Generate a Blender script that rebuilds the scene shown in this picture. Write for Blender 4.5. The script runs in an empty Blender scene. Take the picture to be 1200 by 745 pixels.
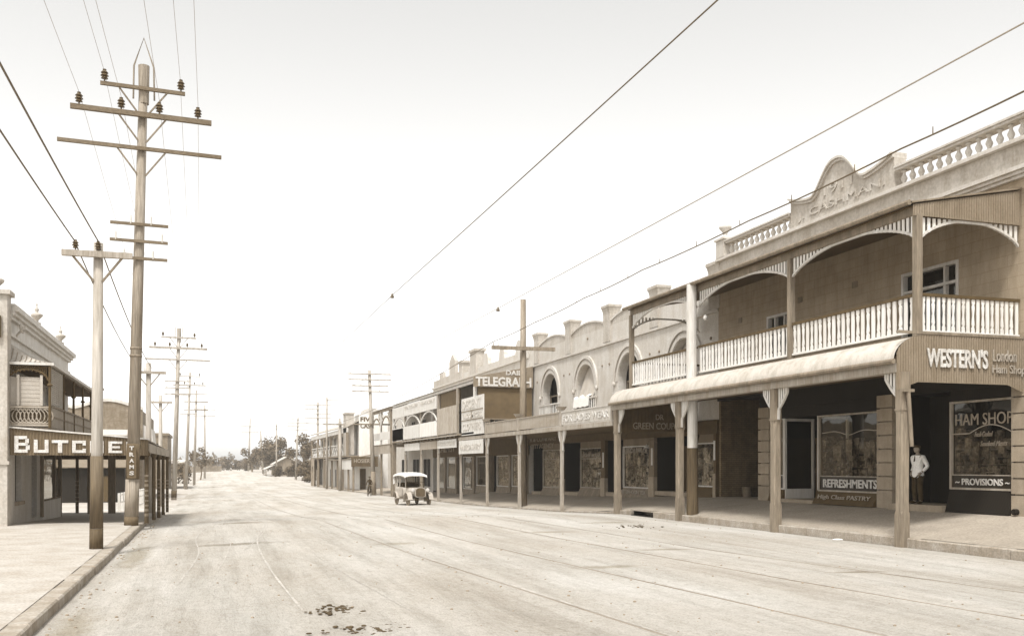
import bpy, math, random
from mathutils import Vector, Matrix
R = math.radians
rnd = random.Random(7)
S = bpy.context.scene
COL = S.collection

# ------------------------------------------------------------------ ground heights
PROF = [(-60, 0.0), (36, 0.0), (43, -.24), (50, -.38), (56, -.50), (62, -.60), (90, -.90), (120, -1.15), (150, -1.3), (216, -1.15), (266, -.9), (305, -.5), (340, 0.0), (420, -.1), (3000, -1.0)]
def prof(y):
    for (a, za), (b, zb) in zip(PROF, PROF[1:]):
        if y <= b:
            t = max(0, (y - a) / (b - a))
            return za + (zb - za) * t
    return PROF[-1][1]
def road_z(x, y):
    c = [(-400, -.13), (-2.15, -.17), (1.0, -.07), (6.0, .0), (16.2, 0.0), (400, .0)]
    for (a, za), (b, zb) in zip(c, c[1:]):
        if x <= b:
            return prof(y) + za + (zb - za) * max(0, (x - a) / (b - a))
    return prof(y)
KX, WX = 16.2, 20.0
def kerb_h(y):
    if y < 35.0: return .22
    if y < 38: return .22 - .15 * (y - 35.0) / 3.0
    if y < 60: return .07
    return .10
def path_z(x, y):
    k = kerb_h(y)
    return prof(y) + k + (x - KX) / (WX - KX) * (.72 - k if y < 70 else .42 - k)
WZ = .72                                   # path height at the right-hand shopfronts

# ------------------------------------------------------------------ materials
def sep(v, tv=None):
    t = (math.log10(max(tv or v, .004)) + 1.7) / 1.5
    t = min(1.0, max(0.0, t))
    r, b = 1.72 - .69 * t, .20 + .75 * t
    n = .2126 * r + .7152 + .0722 * b
    return (v * r / n, v / n, v * b / n, 1)
MATS = {}
def mat(name, v, rough=.8, amt=.18, scale=3.0, stretch=(1, 1, 1), fine=.10, fscale=40.0, bump=.15, bscale=60.0, metal=0.0, kind=None, bw=.6, bh=.25, spec=.35, dirt=0.0, tv=None):
    if name in MATS: return MATS[name]
    m = bpy.data.materials.new(name); m.use_nodes = True
    nt = m.node_tree; N = nt.nodes; L = nt.links
    p = N['Principled BSDF']; p.inputs['Roughness'].default_value = rough; p.inputs['Metallic'].default_value = metal
    p.inputs['Specular IOR Level'].default_value = spec
    tc = N.new('ShaderNodeTexCoord'); mp = N.new('ShaderNodeMapping'); mp.inputs['Scale'].default_value = stretch
    geo = N.new('ShaderNodeNewGeometry')
    L.new(geo.outputs['Position'], mp.inputs['Vector'])
    n1 = N.new('ShaderNodeTexNoise'); n1.inputs['Scale'].default_value = scale; n1.inputs['Detail'].default_value = 6; n1.inputs['Roughness'].default_value = .62
    n2 = N.new('ShaderNodeTexNoise'); n2.inputs['Scale'].default_value = fscale; n2.inputs['Detail'].default_value = 3
    L.new(mp.outputs[0], n1.inputs['Vector']); L.new(mp.outputs[0], n2.inputs['Vector'])
    cr = N.new('ShaderNodeValToRGB'); cr.color_ramp.elements[0].position = .30; cr.color_ramp.elements[1].position = .70
    cr.color_ramp.elements[0].color = sep(v * (1 - amt), tv); cr.color_ramp.elements[1].color = sep(min(.92, v * (1 + amt)), tv)
    L.new(n1.outputs['Fac'], cr.inputs[0])
    mx = N.new('ShaderNodeMix'); mx.data_type = 'RGBA'; mx.blend_type = 'MULTIPLY'; mx.inputs[0].default_value = 1
    c2 = N.new('ShaderNodeValToRGB'); c2.color_ramp.elements[0].position = .32; c2.color_ramp.elements[1].position = .68
    g0 = 1 - 2 * fine
    c2.color_ramp.elements[0].color = (g0, g0 * .99, g0 * .97, 1); c2.color_ramp.elements[1].color = (1, 1, 1, 1)
    L.new(n2.outputs['Fac'], c2.inputs[0]); L.new(cr.outputs[0], mx.inputs[6]); L.new(c2.outputs[0], mx.inputs[7])
    last = mx.outputs[2]
    hb = n2.outputs['Fac']
    if kind == 'brick':
        # brick courses laid in the wall plane: s = x + y, t = z
        sx = N.new('ShaderNodeSeparateXYZ'); L.new(geo.outputs['Position'], sx.inputs[0])
        ad = N.new('ShaderNodeMath'); ad.operation = 'ADD'; L.new(sx.outputs[0], ad.inputs[0]); L.new(sx.outputs[1], ad.inputs[1])
        cb = N.new('ShaderNodeCombineXYZ'); L.new(ad.outputs[0], cb.inputs[0]); L.new(sx.outputs[2], cb.inputs[1])
        bt = N.new('ShaderNodeTexBrick'); L.new(cb.outputs[0], bt.inputs['Vector'])
        bt.inputs['Scale'].default_value = 1; bt.inputs['Brick Width'].default_value = bw; bt.inputs['Row Height'].default_value = bh
        bt.inputs['Mortar Size'].default_value = .012; bt.inputs['Mortar Smooth'].default_value = .3
        bt.inputs['Color1'].default_value = (.82, .8, .76, 1) if bw < .5 else (.95, .945, .93, 1); bt.inputs['Color2'].default_value = (1, 1, 1, 1); bt.inputs['Mortar'].default_value = (.62, .6, .55, 1) if bw < .5 else (.82, .80, .76, 1)
        m2 = N.new('ShaderNodeMix'); m2.data_type = 'RGBA'; m2.blend_type = 'MULTIPLY'; m2.inputs[0].default_value = 1
        L.new(last, m2.inputs[6]); L.new(bt.outputs['Color'], m2.inputs[7]); last = m2.outputs[2]
    if kind == 'boards':
        w = N.new('ShaderNodeTexWave'); w.wave_type = 'BANDS'; w.bands_direction = 'X'; w.inputs['Scale'].default_value = 1 / bw * .5
        sx = N.new('ShaderNodeSeparateXYZ'); L.new(geo.outputs['Position'], sx.inputs[0])
        ad = N.new('ShaderNodeMath'); ad.operation = 'ADD'; L.new(sx.outputs[0], ad.inputs[0]); L.new(sx.outputs[1], ad.inputs[1])
        cb = N.new('ShaderNodeCombineXYZ'); L.new(ad.outputs[0], cb.inputs[0]); L.new(cb.outputs[0], w.inputs['Vector'])
        c3 = N.new('ShaderNodeValToRGB'); c3.color_ramp.elements[0].position = .02; c3.color_ramp.elements[1].position = .12
        c3.color_ramp.elements[0].color = (.45, .42, .38, 1); c3.color_ramp.elements[1].color = (1, 1, 1, 1)
        L.new(w.outputs['Fac'], c3.inputs[0])
        m2 = N.new('ShaderNodeMix'); m2.data_type = 'RGBA'; m2.blend_type = 'MULTIPLY'; m2.inputs[0].default_value = 1
        L.new(last, m2.inputs[6]); L.new(c3.outputs[0], m2.inputs[7]); last = m2.outputs[2]
    if dirt > 0:        # run-down stains: tall blotches with a shape of their own
        mp2 = N.new('ShaderNodeMapping'); mp2.inputs['Scale'].default_value = (2.2, 2.2, .35); L.new(geo.outputs['Position'], mp2.inputs['Vector'])
        n3 = N.new('ShaderNodeTexNoise'); n3.inputs['Scale'].default_value = 1.6; n3.inputs['Detail'].default_value = 8; n3.inputs['Roughness'].default_value = .7
        L.new(mp2.outputs[0], n3.inputs['Vector'])
        c4 = N.new('ShaderNodeValToRGB'); c4.color_ramp.elements[0].position = .36; c4.color_ramp.elements[1].position = .56
        d = 1 - dirt; c4.color_ramp.elements[0].color = (d, d * .98, d * .94, 1); c4.color_ramp.elements[1].color = (1, 1, 1, 1)
        L.new(n3.outputs['Fac'], c4.inputs[0])
        m3 = N.new('ShaderNodeMix'); m3.data_type = 'RGBA'; m3.blend_type = 'MULTIPLY'; m3.inputs[0].default_value = 1
        L.new(last, m3.inputs[6]); L.new(c4.outputs[0], m3.inputs[7]); last = m3.outputs[2]
    L.new(last, p.inputs['Base Color'])
    if bump > 0:
        nb = N.new('ShaderNodeTexNoise'); nb.inputs['Scale'].default_value = bscale; nb.inputs['Detail'].default_value = 4
        L.new(mp.outputs[0], nb.inputs['Vector'])
        b = N.new('ShaderNodeBump'); b.inputs['Strength'].default_value = bump; b.inputs['Distance'].default_value = .02
        L.new(nb.outputs['Fac'], b.inputs['Height']); L.new(b.outputs[0], p.inputs['Normal'])
    MATS[name] = m
    return m
def glass_mat(name, tint=.85, base=.05):
    if name in MATS: return MATS[name]
    m = bpy.data.materials.new(name); m.use_nodes = True
    nt = m.node_tree; N = nt.nodes; L = nt.links
    N.remove(N['Principled BSDF']); out = N['Material Output']
    tr = N.new('ShaderNodeBsdfTransparent'); tr.inputs[0].default_value = (tint, tint * .97, tint * .9, 1)
    gl = N.new('ShaderNodeBsdfGlossy'); gl.inputs['Roughness'].default_value = .015; gl.inputs[0].default_value = (.95, .92, .86, 1)
    g0 = N.new('ShaderNodeNewGeometry'); dt = N.new('ShaderNodeVectorMath'); dt.operation = 'DOT_PRODUCT'; L.new(g0.outputs['Normal'], dt.inputs[0]); L.new(g0.outputs['Incoming'], dt.inputs[1])
    def mth(op, a, b=None):
        n = N.new('ShaderNodeMath'); n.operation = op
        for i, q in enumerate((a, b)):
            if q is None: continue
            if isinstance(q, (int, float)): n.inputs[i].default_value = q
            else: L.new(q, n.inputs[i])
        return n.outputs[0]
    F = mth('ADD', mth('MULTIPLY', mth('POWER', mth('SUBTRACT', 1.0, mth('ABSOLUTE', dt.outputs['Value'])), 5.0), .85), .075)
    geo = N.new('ShaderNodeNewGeometry')
    nz = N.new('ShaderNodeTexNoise'); nz.inputs['Scale'].default_value = 1.1; nz.inputs['Detail'].default_value = 2
    L.new(geo.outputs['Position'], nz.inputs['Vector'])
    b = N.new('ShaderNodeBump'); b.inputs['Strength'].default_value = .06; b.inputs['Distance'].default_value = .05
    L.new(nz.outputs['Fac'], b.inputs['Height']); L.new(b.outputs[0], gl.inputs['Normal'])
    mx = N.new('ShaderNodeMixShader'); L.new(F, mx.inputs[0]); L.new(tr.outputs[0], mx.inputs[1]); L.new(gl.outputs[0], mx.inputs[2])
    L.new(mx.outputs[0], out.inputs['Surface'])
    MATS[name] = m
    return m

M = {}
def setup_materials():
    V = (1, 1, .12)
    M['plaster'] = mat('pale_plaster', .52, amt=.10, scale=1.2, fine=.08, fscale=14, bump=.25, bscale=22, dirt=.11)
    M['plaster_mid'] = mat('rough_cast_plaster', .46, amt=.12, scale=1.2, fine=.11, fscale=12, bump=.4, bscale=20, dirt=.18)
    M['stone'] = mat('dressed_stone', .30, tv=.25, amt=.2, scale=1.5, bump=.3, bscale=30, dirt=.15)
    M['white'] = mat('white_paint', .74, rough=.6, amt=.08, scale=2, stretch=V, fine=.06, fscale=20, bump=.1, dirt=.08)
    M['offwhite'] = mat('off_white_paint', .58, rough=.65, amt=.12, scale=2, stretch=V, fine=.08, fscale=20, bump=.1, dirt=.12)
    M['timber'] = mat('weathered_timber', .23, tv=.24, amt=.25, scale=3, stretch=V, fine=.16, fscale=26, bump=.35, bscale=40, dirt=.2)
    M['timber_lt'] = mat('pale_timber', .36, amt=.2, scale=3, stretch=V, fine=.14, fscale=26, bump=.3, bscale=40, dirt=.2)
    M['timber_dk'] = mat('dark_timber', .09, amt=.3, scale=3, stretch=V, fine=.16, fscale=26, bump=.3, bscale=40, dirt=.2)
    M['pole'] = mat('pole_timber', .30, amt=.2, scale=4, stretch=(1, 1, .06), fine=.2, fscale=26, bump=.5, bscale=30, dirt=.2)
    M['pole_dk'] = mat('tarred_pole', .085, amt=.3, scale=4, stretch=(1, 1, .06), fine=.2, fscale=26, bump=.4, bscale=30, dirt=.2)
    M['pole_mid'] = mat('grey_painted_pole', .24, amt=.2, scale=4, stretch=V, fine=.15, fscale=26, bump=.3, bscale=30, dirt=.2)
    M['band'] = mat('dark_band_paint', .10, amt=.2, scale=4, fine=.1)
    M['iron'] = mat('grey_corrugated_iron', .22, rough=.55, amt=.2, scale=1.6, fine=.1, fscale=20, bump=.08, dirt=.22)
    M['iron_panel'] = mat('painted_corrugated_iron', .185, rough=.6, amt=.14, scale=1.6, fine=.08, fscale=20, bump=.05, dirt=.16)
    M['iron_dk'] = mat('dark_corrugated_iron', .10, rough=.6, amt=.15, scale=1.6, fine=.08, fscale=20, bump=.05, dirt=.15)
    M['bullnose'] = mat('pale_painted_iron', .46, rough=.6, amt=.08, scale=1.5, fine=.05, fscale=20, bump=.05, dirt=.24)
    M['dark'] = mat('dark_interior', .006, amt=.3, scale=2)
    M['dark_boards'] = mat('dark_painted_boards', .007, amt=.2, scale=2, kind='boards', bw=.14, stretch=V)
    M['mid_boards'] = mat('lined_boards', .17, amt=.2, scale=2, kind='boards', bw=.13, stretch=V)
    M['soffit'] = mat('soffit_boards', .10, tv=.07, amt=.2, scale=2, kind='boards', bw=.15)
    M['brick'] = mat('old_brick', .15, tv=.11, amt=.25, scale=2, kind='brick', bw=.235, bh=.082, dirt=.25)
    M['brick_lt'] = mat('pale_brick', .24, amt=.2, scale=2, kind='brick', bw=.235, bh=.082, dirt=.2)
    M['blockwall'] = mat('ruled_render', .34, tv=.22, amt=.12, scale=1.5, kind='brick', bw=.62, bh=.30, dirt=.15)
    M['trim'] = mat('brown_trim', .070, tv=.055, amt=.2, scale=3, fine=.1)
    M['sign_white'] = mat('sign_lettering_white', .62, amt=.22, scale=5, fine=.16, fscale=24, bump=0)
    M['sign_cream'] = mat('faded_lettering', .34, amt=.2, fine=.1, bump=0)
    M['sign_grey'] = mat('faint_lettering', .50, amt=.1, fine=.08, bump=0)
    M['gold'] = mat('gilt_lettering', .28, amt=.25, fine=.1, bump=0)
    M['band_black'] = mat('black_glass_band', .012, rough=.3, amt=.2)
    M['sign_board'] = mat('pale_sign_board', .62, amt=.06, fine=.06, bump=0, dirt=.12)
    M['fascia'] = mat('pale_fascia_board', .34, amt=.14, scale=2, stretch=(1, .2, 1), fine=.1, dirt=.18)
    M['insulator'] = mat('brown_porcelain', .08, rough=.3, amt=.2)
    M['arm'] = mat('weathered_crossarm', .15, amt=.25, scale=3, stretch=(.3, 1, 1), fine=.16, fscale=26, bump=.35, bscale=40)
    M['metal'] = mat('galvanised_iron', .22, rough=.5, metal=.3, amt=.25)
    M['wire'] = mat('wire_metal', .10, rough=.6, amt=.1, bump=0)
    M['wire_lt'] = mat('copper_wire', .30, rough=.6, amt=.1, bump=0)
    M['cloth_white'] = mat('white_cotton', .86, rough=.9, amt=.08, scale=8, bump=.3, bscale=30)
    M['cloth_dark'] = mat('dark_serge', .035, rough=.9, amt=.3, scale=8)
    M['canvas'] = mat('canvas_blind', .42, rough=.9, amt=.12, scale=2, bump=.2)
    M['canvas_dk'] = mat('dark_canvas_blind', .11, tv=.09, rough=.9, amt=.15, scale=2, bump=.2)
    M['skin'] = mat('skin', .28, rough=.6, amt=.1)
    M['hair'] = mat('hair', .03, rough=.7)
    M['car_body'] = mat('dusty_car_paint', .40, rough=.45, amt=.12, scale=4, bump=0, spec=.5)
    M['car_top'] = mat('pale_canvas_top', .80, rough=.85, amt=.06)
    M['rubber'] = mat('dusty_rubber', .22, rough=.9)
    M['black'] = mat('black_enamel', .03, rough=.4)
    M['leaf'] = mat('gum_leaves', .12, amt=.4, scale=1.2, bump=0, fine=.15, fscale=6)
    M['leaf_dk'] = mat('dark_shrub_leaves', .09, amt=.4, scale=1.2, bump=0, fine=.15, fscale=6)
    M['bark'] = mat('bark', .16, amt=.3)
    M['goods'] = mat('mixed_goods', .60, tv=.35, amt=.95, scale=3.4, fine=.3, fscale=13, bump=.2)  # lifted copy, brightness of the pane reflections put into the stock's colour
    M['goods_dk'] = mat('shaded_goods', .13, amt=.95, scale=3.4, fine=.3, fscale=13, bump=.2)  # darker copy for the near shop, awning shade put into the colour
    M['goods_lt'] = mat('pale_goods', .50, amt=.5, scale=5, fine=.25, fscale=15, bump=.1)
    M['glass'] = glass_mat('shop_glass')
    M['dung'] = mat('dry_dung', .06, amt=.4, scale=9, bump=.6)
    M['steel'] = mat('worn_rail_steel', .27, rough=.5, amt=.3, scale=1.0, stretch=(4, .3, 1))
    M['tin'] = mat('tin_can', .20, rough=.5, metal=.4, amt=.3)

# ------------------------------------------------------------------ mesh builder
def origin(o):
    v = Vector((0, 0, 0))
    while o is not None:
        v += o.location; o = o.parent
    return v
class MB:
    def __init__(s): s.v = []; s.f = []
    def face(s, pts):
        i = len(s.v); s.v += [tuple(p) for p in pts]; s.f.append(tuple(range(i, i + len(pts))))
    def box(s, x0, x1, y0, y1, z0, z1):
        i = len(s.v)
        s.v += [(x0, y0, z0), (x1, y0, z0), (x1, y1, z0), (x0, y1, z0), (x0, y0, z1), (x1, y0, z1), (x1, y1, z1), (x0, y1, z1)]
        s.f += [tuple(i + k for k in q) for q in ((0, 3, 2, 1), (4, 5, 6, 7), (0, 1, 5, 4), (1, 2, 6, 5), (2, 3, 7, 6), (3, 0, 4, 7))]
    def hexa(s, p):            # eight corners, bottom ring then top ring
        i = len(s.v); s.v += [tuple(q) for q in p]
        s.f += [tuple(i + k for k in q) for q in ((0, 3, 2, 1), (4, 5, 6, 7), (0, 1, 5, 4), (1, 2, 6, 5), (2, 3, 7, 6), (3, 0, 4, 7))]
    def bar(s, a, b, w, h, up=(0, 0, 1)):
        a, b = Vector(a), Vector(b); d = (b - a).normalized(); u = Vector(up)
        if abs(d.dot(u)) > .98: u = Vector((1, 0, 0))
        sd = d.cross(u).normalized() * w / 2; u = sd.cross(d).normalized() * h / 2
        s.hexa([a - sd - u, a + sd - u, b + sd - u, b - sd - u, a - sd + u, a + sd + u, b + sd + u, b - sd + u])
    def tube(s, a, b, r0, r1=None, n=8, caps=True):
        r1 = r0 if r1 is None else r1
        a, b = Vector(a), Vector(b); d = (b - a).normalized()
        u = Vector((0, 0, 1)) if abs(d.z) < .9 else Vector((1, 0, 0))
        p = d.cross(u).normalized(); q = d.cross(p)
        i = len(s.v)
        for c, r in ((a, r0), (b, r1)):
            for k in range(n):
                t = 2 * math.pi * k / n; s.v.append(tuple(c + p * math.cos(t) * r + q * math.sin(t) * r))
        for k in range(n): s.f.append((i + k, i + (k + 1) % n, i + n + (k + 1) % n, i + n + k))
        if caps: s.f.append(tuple(i + k for k in reversed(range(n)))); s.f.append(tuple(i + n + k for k in range(n)))
    def path(s, pts, r, n=6):
        pts = [Vector(p) for p in pts]; i = len(s.v)
        for j, c in enumerate(pts):
            d = (pts[min(j + 1, len(pts) - 1)] - pts[max(j - 1, 0)]).normalized()
            u = Vector((0, 0, 1)) if abs(d.z) < .9 else Vector((1, 0, 0))
            p = d.cross(u).normalized(); q = d.cross(p); rr = r[j] if isinstance(r, (list, tuple)) else r
            for k in range(n):
                t = 2 * math.pi * k / n; s.v.append(tuple(c + p * math.cos(t) * rr + q * math.sin(t) * rr))
        for j in range(len(pts) - 1):
            for k in range(n): s.f.append((i + j * n + k, i + j * n + (k + 1) % n, i + (j + 1) * n + (k + 1) % n, i + (j + 1) * n + k))
        s.f.append(tuple(i + k for k in reversed(range(n)))); e = i + (len(pts) - 1) * n; s.f.append(tuple(e + k for k in range(n)))
    def lathe(s, c, prof_, n=12, M3=None):
        i = len(s.v)
        for r, z in prof_:
            for k in range(n):
                t = 2 * math.pi * k / n; p = Vector((math.cos(t) * r, math.sin(t) * r, z))
                if M3 is not None: p = M3 @ p
                s.v.append((c[0] + p.x, c[1] + p.y, c[2] + p.z))
        m = len(prof_)
        for j in range(m - 1):
            for k in range(n): s.f.append((i + j * n + k, i + j * n + (k + 1) % n, i + (j + 1) * n + (k + 1) % n, i + (j + 1) * n + k))
        s.f.append(tuple(i + k for k in reversed(range(n)))); s.f.append(tuple(i + (m - 1) * n + k for k in range(n)))
    def prism(s, poly, fn, w0, w1):
        i = len(s.v); n = len(poly)
        for w in (w0, w1): s.v += [tuple(fn(u, v, w)) for u, v in poly]
        s.f.append(tuple(i + k for k in reversed(range(n)))); s.f.append(tuple(i + n + k for k in range(n)))
        for k in range(n): s.f.append((i + k, i + (k + 1) % n, i + n + (k + 1) % n, i + n + k))
    def strip(s, A, B):        # ruled sheet between two point rows
        i = len(s.v); n = len(A); s.v += [tuple(p) for p in A] + [tuple(p) for p in B]
        for k in range(n - 1): s.f.append((i + k, i + k + 1, i + n + k + 1, i + n + k))
    def band(s, A, B, A2, B2):  # closed curved board: front rows A,B, back rows A2,B2
        s.strip(A, B); s.strip(A2, B2); s.strip(A, A2); s.strip(B, B2)
        s.face([A[0], B[0], B2[0], A2[0]]); s.face([A[-1], B[-1], B2[-1], A2[-1]])
    def blob(s, c, rx, ry, rz, n=10, m=7, M3=None):
        i = len(s.v)
        for j in range(m + 1):
            a = math.pi * j / m
            for k in range(n):
                t = 2 * math.pi * k / n; p = Vector((rx * math.sin(a) * math.cos(t), ry * math.sin(a) * math.sin(t), rz * math.cos(a)))
                if M3 is not None: p = M3 @ p
                s.v.append((c[0] + p.x, c[1] + p.y, c[2] + p.z))
        for j in range(m):
            for k in range(n): s.f.append((i + j * n + k, i + j * n + (k + 1) % n, i + (j + 1) * n + (k + 1) % n, i + (j + 1) * n + k))
    def add(s, vs, fs):
        i = len(s.v); s.v += [tuple(p) for p in vs]; s.f += [tuple(i + k for k in f) for f in fs]
    def build(s, name, m, parent=None, smooth=False, loc=None):
        o0 = origin(parent) if parent is not None else Vector(loc or (0, 0, 0))
        me = bpy.data.meshes.new(name); me.from_pydata([(x - o0.x, y - o0.y, z - o0.z) for x, y, z in s.v], [], s.f)
        me.materials.append(M[m] if isinstance(m, str) else m)
        if smooth:
            for p in me.polygons: p.use_smooth = True
        o = bpy.data.objects.new(name, me); COL.objects.link(o)
        if parent is not None: o.parent = parent
        else: o.location = o0
        return o
def tag(o, label=None, cat=None, group=None, kind=None):
    if label: o['label'] = label
    if cat: o['category'] = cat
    if group: o['group'] = group
    if kind: o['kind'] = kind
    return o
def thing(name, label, cat, loc=(0, 0, 0), group=None):
    o = bpy.data.objects.new(name, None); COL.objects.link(o); o.location = loc
    return tag(o, label, cat, group)
def copy_tree(o, parent=None):
    c = o.copy(); COL.objects.link(c)
    if parent is not None: c.parent = parent
    for ch in list(o.children): copy_tree(ch, c)
    return c
FX = lambda x0: (lambda s_, z, w: (x0 - w, s_, z))      # prism map for faces looking at -X (s = Y, w = proud of x0)
FY = lambda y0: (lambda s_, z, w: (s_, y0 - w, z))      # prism map for faces looking at -Y (s = X)

# ------------------------------------------------------------------ lettering
def text_geo(t, bold=0.0, ext=.0):
    cu = bpy.data.curves.new('lettering', 'FONT'); cu.body = t; cu.size = 1; cu.offset = bold; cu.extrude = ext; cu.resolution_u = 3
    ob = bpy.data.objects.new('lettering', cu); COL.objects.link(ob)
    bpy.context.view_layer.update()
    me = bpy.data.meshes.new_from_object(ob.evaluated_get(bpy.context.evaluated_depsgraph_get()))
    vs = [v.co.copy() for v in me.vertices]; fs = [tuple(p.vertices) for p in me.polygons]
    bpy.data.objects.remove(ob); bpy.data.curves.remove(cu); bpy.data.meshes.remove(me)
    return vs, fs
def lettering(t, face, a, b, z0, z1, plane, m, parent, bold=.02, ext=.012, arch=0.0, name='lettering', slant=0.0, slope=0.0):
    """letters filling a..b (reader's left to right) and z0..z1 on a face: '-X' (a,b are Y, a > b), '-Y' (a,b are X)"""
    vs, fs = text_geo(t, bold, ext)
    x0 = min(v.x for v in vs); x1 = max(v.x for v in vs); y0 = min(v.y for v in vs); y1 = max(v.y for v in vs)
    mb = MB(); out = []
    for v in vs:
        u = (v.x - x0) / (x1 - x0); w = (v.y - y0) / (y1 - y0)
        z = z0 + (z1 - z0) * w + arch * (1 - (2 * u - 1) ** 2) + slope * u
        s_ = a + (b - a) * u + slant * (z1 - z0) * w * (1 if b > a else -1)
        d = plane - .006 - v.z - ext
        out.append((d, s_, z) if face == '-X' else (s_, d, z))
    mb.add(out, fs)
    return mb.build(name, m, parent)

# ------------------------------------------------------------------ joinery pieces
def slat_poly(c, w, z0, z1, fret):
    h = w / 2
    if not fret: return [(c - h, z0), (c + h, z0), (c + h, z1), (c - h, z1)]
    H = z1 - z0
    pr = [(0, 1), (.12, 1), (.17, .55), (.24, .9), (.34, .75), (.5, .45), (.66, .75), (.76, .9), (.83, .55), (.88, 1), (1, 1)]
    return [(c + h * k, z0 + H * t) for t, k in pr] + [(c - h * k, z0 + H * t) for t, k in reversed(pr)]
def railing(root, axis, plane, s0, s1, z0, z1, pitch=.21, w=.12, fret=True, m='white', mr='trim', label=None):
    """slatted balustrade; axis 'Y' = runs along Y at x=plane, 'X' = runs along X at y=plane"""
    F = FX(plane + .015) if axis == 'Y' else FY(plane + .015)
    n = max(2, int(round((s1 - s0) / pitch))); mb = MB()
    for k in range(n):
        c = s0 + (k + .5) * (s1 - s0) / n + rnd.uniform(-.012, .012); tl = rnd.uniform(-.012, .012); dw = rnd.uniform(.92, 1.06)
        mb.prism([(a_ + tl * (b_ - z0), b_) for a_, b_ in slat_poly(c, w * dw, z0 + .06, z1 - .05, fret and k % 2 == 0)], F, rnd.uniform(-.006, .006), .03)
    r = mb.build('railing', m, root)
    if label: r['label'] = label
    h = MB(); h.prism([(s0, z1 - .05), (s1, z1 - .05), (s1, z1 + .03), (s0, z1 + .03)], F, -.03, .06); h.build('handrail', mr, r)
    h = MB(); h.prism([(s0, z0), (s1, z0), (s1, z0 + .06), (s0, z0 + .06)], F, -.02, .05); h.build('bottom_rail', m, r)
    return r
def frieze(root, axis, plane, s0, s1, ztop, zend, zmid, pitch=.16, w=.085, m='white', ma='offwhite'):
    F = FX(plane + .015) if axis == 'Y' else FY(plane + .015)
    def arch(s_):
        u = 2 * (s_ - s0) / (s1 - s0) - 1
        return zend + (zmid - zend) * min(1, max(0, 1 - abs(u) ** 2.0) ** .8 * 1.06)
    n = int(round((s1 - s0) / pitch)); mb = MB()
    for k in range(n):
        c = s0 + (k + .5) * (s1 - s0) / n; z = arch(c)
        if ztop - z > .05: mb.prism([(c - w / 2, z), (c + w / 2, z), (c + w / 2, ztop), (c - w / 2, ztop)], F, 0, .025)
    r = mb.build('frieze', m, root)
    K = 28; a = MB(); A = []; B = []; A2 = []; B2 = []
    for k in range(K + 1):
        s_ = s0 + (s1 - s0) * k / K; z = arch(s_)
        A.append(F(s_, z, .045)); B.append(F(s_, min(z + .07, ztop), .045)); A2.append(F(s_, z, -.02)); B2.append(F(s_, min(z + .07, ztop), -.02))
    a.band(A, B, A2, B2); a.build('arch_board', ma, r)
    return r
def bracket(post, y, side, x, ztop, wid=.52, hei=.92, m='offwhite', ms='white', half=.12):
    """slatted fretwork bracket beside a verandah post, in the plane of the beam"""
    F = FX(x)
    def cx(t):      # outline from tip on the post (t=0, low) to the beam (t=1)
        return wid * (.10 + .18 * t) if t < .35 else wid * (.163 + .837 * min(1, ((t - .35) / .5)) ** .75)
    N = 12; s0 = y + side * half
    A = [F(s0 + side * cx(k / N), ztop - hei + hei * k / N, .03) for k in range(N + 1)]
    B = [F(s0 + side * max(.0, cx(k / N) - .075), ztop - hei + hei * k / N + .02, .03) for k in range(N + 1)]
    A2 = [F(s0 + side * cx(k / N), ztop - hei + hei * k / N, -.03) for k in range(N + 1)]
    B2 = [F(s0 + side * max(.0, cx(k / N) - .075), ztop - hei + hei * k / N + .02, -.03) for k in range(N + 1)]
    b = MB(); b.band(A, B, A2, B2); br = b.build('bracket', m, post)
    sl = MB(); n = 4
    for k in range(n):
        c = (k + .6) * (wid - .06) / n; t = .35 + .5 * (max(0, (c / wid - .163) / .837)) ** (1 / .75)
        zb = ztop - hei + hei * min(.9, t) + .05
        q0, q1 = sorted((s0 + side * (c - .03), s0 + side * (c + .03)))
        sl.prism([(q0, zb), (q1, zb), (q1, ztop), (q0, ztop)], F, -.012, .012)
    sl.build('slats', ms, br)
    return br
def post(root, x, y, zb, zt, w=.24, m='timber', brackets=(1, -1), bm='offwhite', wid=.52, hei=.92, cap=True, label=None):
    h = w / 2; mb = MB()
    c = w * .16         # stop-chamfered shaft on a square foot
    z1, z2 = zb + .9, zt - hei - .1
    def ring(hh, ch, z): return [(x - hh + ch, y - hh, z), (x + hh - ch, y - hh, z), (x + hh, y - hh + ch, z), (x + hh, y + hh - ch, z), (x + hh - ch, y + hh, z), (x - hh + ch, y + hh, z), (x - hh, y + hh - ch, z), (x - hh, y - hh + ch, z)]
    rings = [ring(h, .004, zb), ring(h, .004, z1 - .06), ring(h, c, z1), ring(h, c, z2), ring(h, .004, z2 + .06), ring(h, .004, zt)]
    i = 0
    for rg in rings: mb.v += rg
    for j in range(len(rings) - 1):
        for k in range(8): mb.f.append((j * 8 + k, j * 8 + (k + 1) % 8, (j + 1) * 8 + (k + 1) % 8, (j + 1) * 8 + k))
    mb.f.append(tuple(range(8))); e = (len(rings) - 1) * 8; mb.f.append(tuple(e + k for k in range(8)))
    tx, ty = rnd.uniform(-.025, .025), rnd.uniform(-.02, .02)
    mb.v = [(vx + tx * (1 - (vz - zb) / (zt - zb)), vy + ty * (1 - (vz - zb) / (zt - zb)), vz) for vx, vy, vz in mb.v]
    p = mb.build('post', m, root)
    if label: p['label'] = label
    if cap:
        q = MB(); q.box(x - h - .015, x + h + .015, y - h - .015, y + h + .015, z2 + .08, z2 + .12); q.build('capital', m, p)
    for sd in brackets: bracket(p, y, sd, x, zt, wid, hei, bm, half=h)
    return p
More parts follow.
